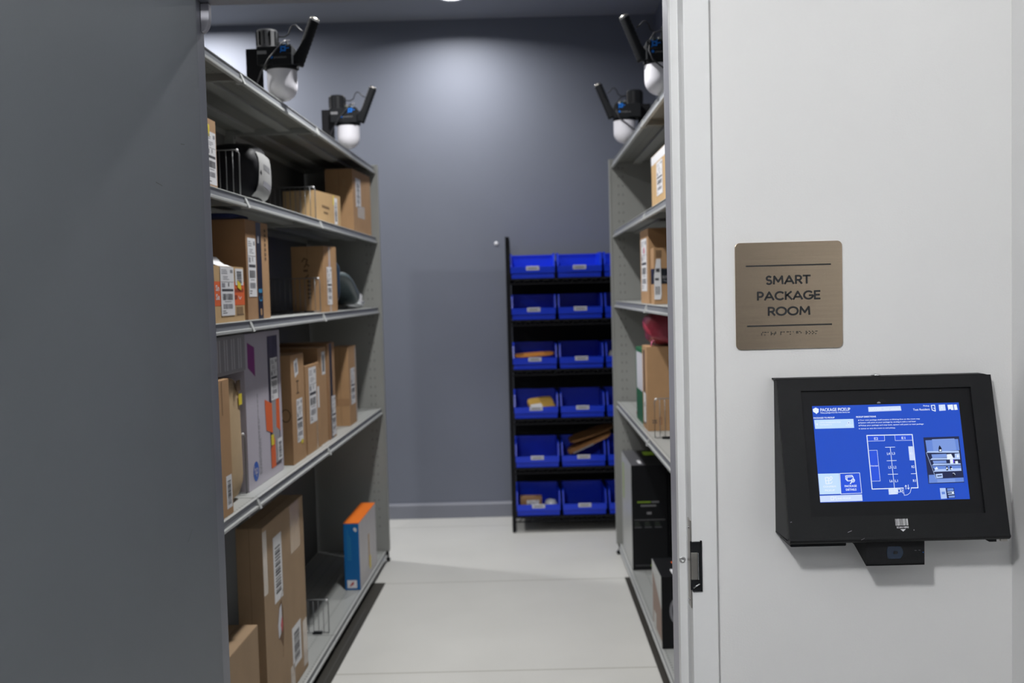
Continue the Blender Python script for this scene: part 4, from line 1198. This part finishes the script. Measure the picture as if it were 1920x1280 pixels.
POL=[('w',[(83.3,150.1),(85.0,150.1),(85.0,148.3),(83.2,148.3)]),('w',[(83.4,145.1),(85.1,145.1),(85.1,143.3),(83.3,143.4)]),('w',[(83.5,140.2),(85.2,140.1),(85.2,138.4),(83.4,138.4)]),('l',[(104.1,173.6),(164.4,174.1),(165.2,165.5),(104.0,164.6)]),('l2',[(1.8,152.2),(74.7,152.2),(74.5,135.5),(2.2,135.4)]),('l2',[(0.2,52.6),(39.3,52.5),(38.8,15.2),(0.3,14.9)]),('l',[(-0.0,12.5),(77.3,13.1),(77.3,1.6),(0.1,1.0)]),('l',[(170.8,98.7),(179.1,98.6),(179.7,72.9),(170.7,73.0)]),('l',[(126.4,21.8),(143.2,21.9),(142.9,12.1),(126.4,11.6)]),('l',[(235.1,174.5),(247.0,174.8),(247.4,163.6),(235.2,163.0)]),('w',[(251.4,173.9),(261.6,174.4),(262.2,164.1),(257.6,164.1),(255.6,166.7),(252.4,163.9)]),('w',[(263.0,174.0),(268.6,174.3),(269.5,164.3),(263.6,164.0)]),('b2',[(97.5,120.4),(128.1,120.0),(128.2,110.1),(97.6,110.2)]),('b2',[(148.3,120.0),(179.6,120.0),(179.6,109.8),(148.0,109.9)]),('b2',[(98.2,92.7),(112.8,92.8),(112.9,36.7),(98.1,36.6)]),('b2',[(41.5,50.7),(76.5,51.4),(76.3,15.8),(40.6,15.5)]),('w',[(0.8,172.2),(6.4,175.0),(12.1,172.4),(11.1,166.0),(9.2,164.9),(6.9,162.8),(5.0,165.0),(1.3,167.2)]),('b',[(64.8,145.9),(65.9,145.9),(65.9,144.1),(64.8,144.2)]),('d',[(200.3,114.4),(266.2,115.0),(266.2,30.1),(200.6,29.5)]),('p1',[(203.4,109.1),(264.0,110.1),(264.3,89.2),(204.2,87.9)]),('p2',[(215.7,110.7),(257.3,111.2),(258.8,89.3),(216.0,88.8)]),('p3',[(202.5,86.2),(206.0,88.9),(262.5,88.5),(263.3,84.7)]),('d',[(207.1,84.4),(263.2,84.0),(263.0,73.6),(210.4,73.6)]),('p2',[(211.7,82.9),(239.3,83.3),(240.1,76.7),(212.9,76.3)]),('p3',[(207.9,72.9),(212.1,76.0),(262.9,75.7),(263.8,72.6)]),('d',[(208.8,71.9),(263.7,71.9),(263.2,64.3),(212.4,63.6)]),('p2',[(212.8,71.1),(237.5,71.2),(237.8,66.4),(214.1,66.0)]),('p3',[(210.2,62.6),(214.1,65.6),(263.1,65.4),(263.7,63.0)]),('p1',[(210.7,61.5),(263.6,61.9),(263.8,54.7),(214.5,54.3)]),('p3',[(211.9,50.9),(216.3,55.3),(263.1,56.4),(263.7,51.6)]),('d',[(213.7,49.1),(263.8,50.3),(264.4,41.0),(216.2,40.2)]),('p1',[(202.9,45.5),(213.2,45.7),(215.9,38.2),(265.9,39.3),(265.7,31.5),(201.8,30.8)]),('p2',[(217.1,37.1),(249.6,37.8),(250.0,31.3),(217.2,31.0)]),('p3',[(215.4,46.7),(227.9,47.6),(228.1,39.7),(216.3,38.9)]),('d',[(218.1,44.0),(226.4,44.5),(226.5,42.8),(218.5,42.2)]),('k',[(226.2,94.5),(228.3,99.4),(230.3,96.6),(231.8,93.1),(231.7,87.5),(225.8,87.2)]),('w',[(227.4,91.4),(230.9,91.7),(230.8,88.6),(227.3,88.3)]),('w',[(239.9,82.2),(248.2,82.8),(251.7,73.8),(239.8,72.9)]),('p3',[(254.4,83.1),(263.5,83.7),(263.5,75.0),(254.2,74.4)]),('w',[(258.2,80.6),(261.3,80.9),(261.3,76.1),(258.1,75.8)]),('w',[(244.6,72.5),(250.2,73.1),(250.1,65.5),(244.5,65.3)]),('v',[(251.3,73.8),(252.6,68.6),(250.7,65.5),(250.1,70.0)]),('w',[(253.7,69.3),(258.6,69.9),(258.9,64.7),(254.0,64.5)]),('k',[(235.9,60.2),(239.7,60.5),(239.3,53.0),(235.8,52.7)]),('w',[(236.3,58.1),(238.7,58.4),(238.6,55.4),(236.2,55.0)]),('k',[(242.7,60.1),(246.2,60.4),(246.3,53.9),(242.8,53.6)]),('w',[(244.3,56.7),(247.7,57.0),(247.7,54.6),(244.3,54.3)]),('w',[(214.9,57.0),(219.1,60.1),(221.2,55.9),(215.5,54.6)]),('k',[(246.8,46.4),(250.5,48.4),(252.3,44.3),(248.3,40.5),(245.7,43.3)]),('p3',[(220.2,21.1),(230.7,21.0),(231.3,2.1),(220.4,1.5)]),('p1',[(222.6,14.3),(228.8,14.6),(228.7,9.9),(222.9,9.6)]),('d',[(231.1,21.0),(246.1,21.2),(246.3,2.6),(231.7,2.1)]),('p1',[(233.4,20.3),(245.0,20.5),(244.9,15.8),(233.3,15.6)]),('p3',[(233.1,14.2),(245.4,14.8),(245.5,13.1),(233.6,12.5)]),('p3',[(233.9,10.5),(245.6,11.1),(245.6,9.4),(234.4,8.8)]),('w',[(241.6,14.1),(245.2,13.1),(244.4,10.4),(241.4,10.8)]),('p2',[(234.7,6.8),(245.7,7.3),(245.8,3.6),(234.9,3.1)])]
LIN=[('w',1.6,[(153.9,22.8),(96.7,22.4),(96.5,120.7),(180.3,120.3),(180.5,22.6),(168.2,22.7)]),('w',0.6,[(128.8,119.9),(128.4,110.1),(97.9,110.0)]),('w',0.6,[(148.0,120.0),(148.0,109.9),(179.6,109.8)]),('w',0.6,[(98.3,93.0),(112.8,93.0),(112.9,36.7),(98.1,36.6)]),('w',0.9,[(128.4,97.9),(146.1,98.0)]),('w',0.9,[(137.4,97.8),(137.6,23.7)]),('w',0.9,[(128.6,73.2),(146.3,73.3)]),('w',0.9,[(128.5,48.4),(146.4,48.5)]),('w',0.9,[(170.8,48.4),(179.4,48.5)]),('w',0.9,[(40.3,52.1),(76.6,52.4),(76.9,15.5),(39.1,14.9),(40.3,52.1)]),('w',0.7,[(153.2,22.5),(154.2,9.6),(160.4,10.6),(165.4,14.2),(168.2,22.4)]),('w',0.9,[(158.4,20.8),(158.7,27.6)]),('w',0.9,[(157.0,25.5),(158.7,27.9),(160.5,25.8)]),('w',0.9,[(163.2,28.5),(163.2,20.7)]),('w',0.9,[(161.3,22.8),(163.2,20.5),(164.9,23.1)]),('w',1.5,[(221.3,173.6),(227.6,173.9),(227.8,162.8),(222.2,165.0),(221.3,173.6)]),('w',0.9,[(224.8,168.9),(226.7,167.1)]),('w',1.6,[(12.9,45.2),(18.5,45.5),(18.6,34.2),(13.4,33.9),(12.9,45.2)]),('w',1.4,[(12.6,39.7),(23.4,40.0)]),('w',1.4,[(18.4,45.2),(18.9,34.2)]),('w',1.4,[(20.4,44.1),(23.8,47.2),(25.9,44.0),(23.2,41.0),(20.4,44.1)]),('w',1.4,[(18.9,34.2),(22.8,34.8),(25.2,37.5)]),('w',1.5,[(50.5,47.5),(62.3,48.1),(64.0,45.0),(64.3,38.8),(53.2,38.3),(50.5,41.4),(50.5,47.5)]),('w',1.2,[(52.6,45.1),(63.1,45.7)]),('w',1.2,[(52.6,45.1),(52.9,38.9)]),('w',1.4,[(66.2,38.8),(65.6,37.3),(64.4,36.3),(62.9,35.9),(61.5,36.3),(60.6,37.4),(60.3,38.9),(60.9,40.3),(62.1,41.4),(63.6,41.7),(65.0,41.3),(66.0,40.3),(66.2,38.8)]),('w',1.8,[(60.9,36.5),(57.8,33.1)]),('w',1.2,[(20.0,10.0),(24.8,9.9),(24.9,4.8),(20.1,4.5),(20.0,10.0)]),('w',1.2,[(25.6,7.9),(28.9,9.5),(30.0,4.1)]),('w',0.9,[(143.3,20.6),(147.8,20.9),(147.8,15.8),(143.3,15.5),(143.3,20.6)]),('w',0.9,[(151.7,18.1),(151.2,17.0),(150.2,16.4),(149.0,16.4),(148.2,17.1),(148.0,18.2),(148.5,19.2),(149.5,19.9),(150.7,19.9),(151.5,19.2),(151.7,18.1)]),('w',0.8,[(150.6,16.1),(152.6,13.4)]),('w',0.7,[(242.1,170.8),(241.6,169.8),(240.7,169.3),(239.8,169.3),(239.1,169.9),(238.9,170.8),(239.4,171.8),(240.2,172.3),(241.2,172.3),(241.9,171.7),(242.1,170.8)]),('w',0.7,[(237.0,166.2),(239.5,168.7),(241.5,168.3),(242.2,165.8)]),('w',1,[(67.0,145.0),(66.5,143.8),(65.6,143.0),(64.5,143.0),(63.7,143.8),(63.5,145.1),(64.0,146.3),(65.0,147.1),(66.1,147.1),(66.8,146.3),(67.0,145.0)]),('p3',0.7,[(202.9,86.1),(215.3,38.5)]),('w',0.8,[(247.0,47.7),(249.7,47.4),(251.0,44.6)])]

mm_ = .001
def sc_f(a, b, l): return kf(S0P + a * mm_, S0Q + b * mm_, -.0046 + l)
a_ = Art()
order = {'b2': 0, 'd': 1}
for n_, (c, pts) in enumerate(POL): a_.poly(pts, SCR[c], .0000008 * n_ * 2 + .00002)
ag = a_.lay(sc_f).build('screen_panels', so2)
a_ = Art()
for n_, (c, wd, pts) in enumerate(LIN): a_.line(pts, wd, SCR[c], .00025)
a_.lay(sc_f).build('screen_lines', so2)
a_ = Art()
for t, x, y, wd, hh, c in TXT:
    big = t in ('PACKAGE PICKUP', 'SUCCESS', 'PACKAGES TO PICKUP', 'PICKUP DIRECTIONS', 'CONFIRM', 'PICKUP', 'PACKAGE', 'DETAILS', 'END PICKUP')
    h_ = max(abs(hh), 2.3 if wd > 30 else 2.0)
    if len(t) > 30: h_ = 2.2
    if t in ('PACKAGES TO PICKUP', 'PICKUP DIRECTIONS'): h_ = 2.7
    if t == 'PACKAGE PICKUP': h_ = 5.8
    if t == 'Test Resident': h_ = 3.8
    a_.text(t, x, y, wd, h_, SCR[c], .0003, .25 if big else .12)
a_.lay(sc_f).build('screen_text', so2)
# scan mark
a_ = Art().barcode(.1935, .0310, .2165, .0430, MT['paper'], 0, 17, seed=4)
a_.text('SCAN HERE', .1950, .0262, .0215, .0030, MT['paper'], 0, .0002)
a_.poly([(.2010, .0245), (.2110, .0245), (.2060, .0202)], MT['paper'])
a_.lay(lambda a, b, l: kf(a, b, .0004 + l)).build('scan_mark', kr)
a_ = Art().line([(.106, .0212), (.113, .0238)], .0009, MT['inkgrey']); a_.line([(.128, .0075), (.134, .0105)], .0007, MT['textgrey']); a_.disc(.2255, .0225, .0007, MT['paper']); a_.line([(.0035, .0415), (.006, .042)], .0008, MT['inkgrey'])
a_.lay(lambda a, b, l: kf(a, b, .0004 + l) if b > .012 else (a, FY - .0008, b)).build('scratches', kr)
MB().lathe([(.0085, .0015), (.0085, .004), (.0078, .005), (.0045, .0052), (.0045, .0046), (.001, .0046)], MT['chrome'], 24, (.1885, -.014, b_[2])).build('lock', kr)
# hinge flange and lug under the housing
MB().box(.006, .108, FY + .020, -.010, -.0085, -.0005, MT['black_plastic']).build('hinge_flange', kr, .002)
MB().box(.365, .378, FY + .012, FY + .03, -.005, -.0003, MT['black_plastic']).box(.385, .397, FY + .010, FY + .016, -.004, -.0003, MT['brushed']).build('lug', kr)
# scanner box below
sx0, sx1 = .1455, .2520
sbm = MB()
yf = -.079
sbm.box(sx0, sx1, yf, yf + .003, -.0475, -.0003, KM)
sbm.prism([(yf + .002, -.0003), (-.001, -.0003), (-.001, -.0240), (-.012, -.0240), (yf + .002, -.0475)][:5], sx0, sx0 + .003, 0, KM)
sbm.prism([(yf + .002, -.0003), (-.001, -.0003), (-.001, -.0240), (-.012, -.0240), (yf + .002, -.0475)][:5], sx1 - .003, sx1, 0, KM)
sbm.prism([(yf, -.0475), (yf, -.0455), (-.012, -.0222), (-.012, -.0242)], sx0, sx1, 0, KM)
so3 = sbm.build('barcode_scanner', kr)
cx, cz = .1985, -.0235
pl_ = [(cx - .013, cz + .0115), (cx + .008, cz + .0115), (cx + .013, cz + .006), (cx + .0145, cz), (cx + .013, cz - .006), (cx + .009, cz - .0115), (cx - .012, cz - .0115), (cx - .015, cz - .007), (cx - .0155, cz), (cx - .015, cz + .007)]
MB().prism([(a, b) for a, b in pl_], yf - .0008, yf, 1, MT['lens']).prism([(cx - .004, cz - .0025), (cx + .003, cz - .0025), (cx + .004, cz + .002), (cx - .003, cz + .003)], yf - .0014, yf - .0008, 1, mat('scanner_eye', (.004, .006, .01), .1)).build('scanner_window', so3)
a_ = Art().line([(.234, -.0205), (.2375, -.0208)], .0005, MT['inkgrey']).line([(.241, -.0203), (.2445, -.0206)], .0005, MT['inkgrey']).disc(.2495, -.0245, .0008, MT['logo_blue'])
a_.lay(lambda a, b, l: (a, yf - .0002, b)).build('scratches', so3)
tag(kr, 'black wall mounted package pickup kiosk with lit blue screen under the bronze sign', 'kiosk')
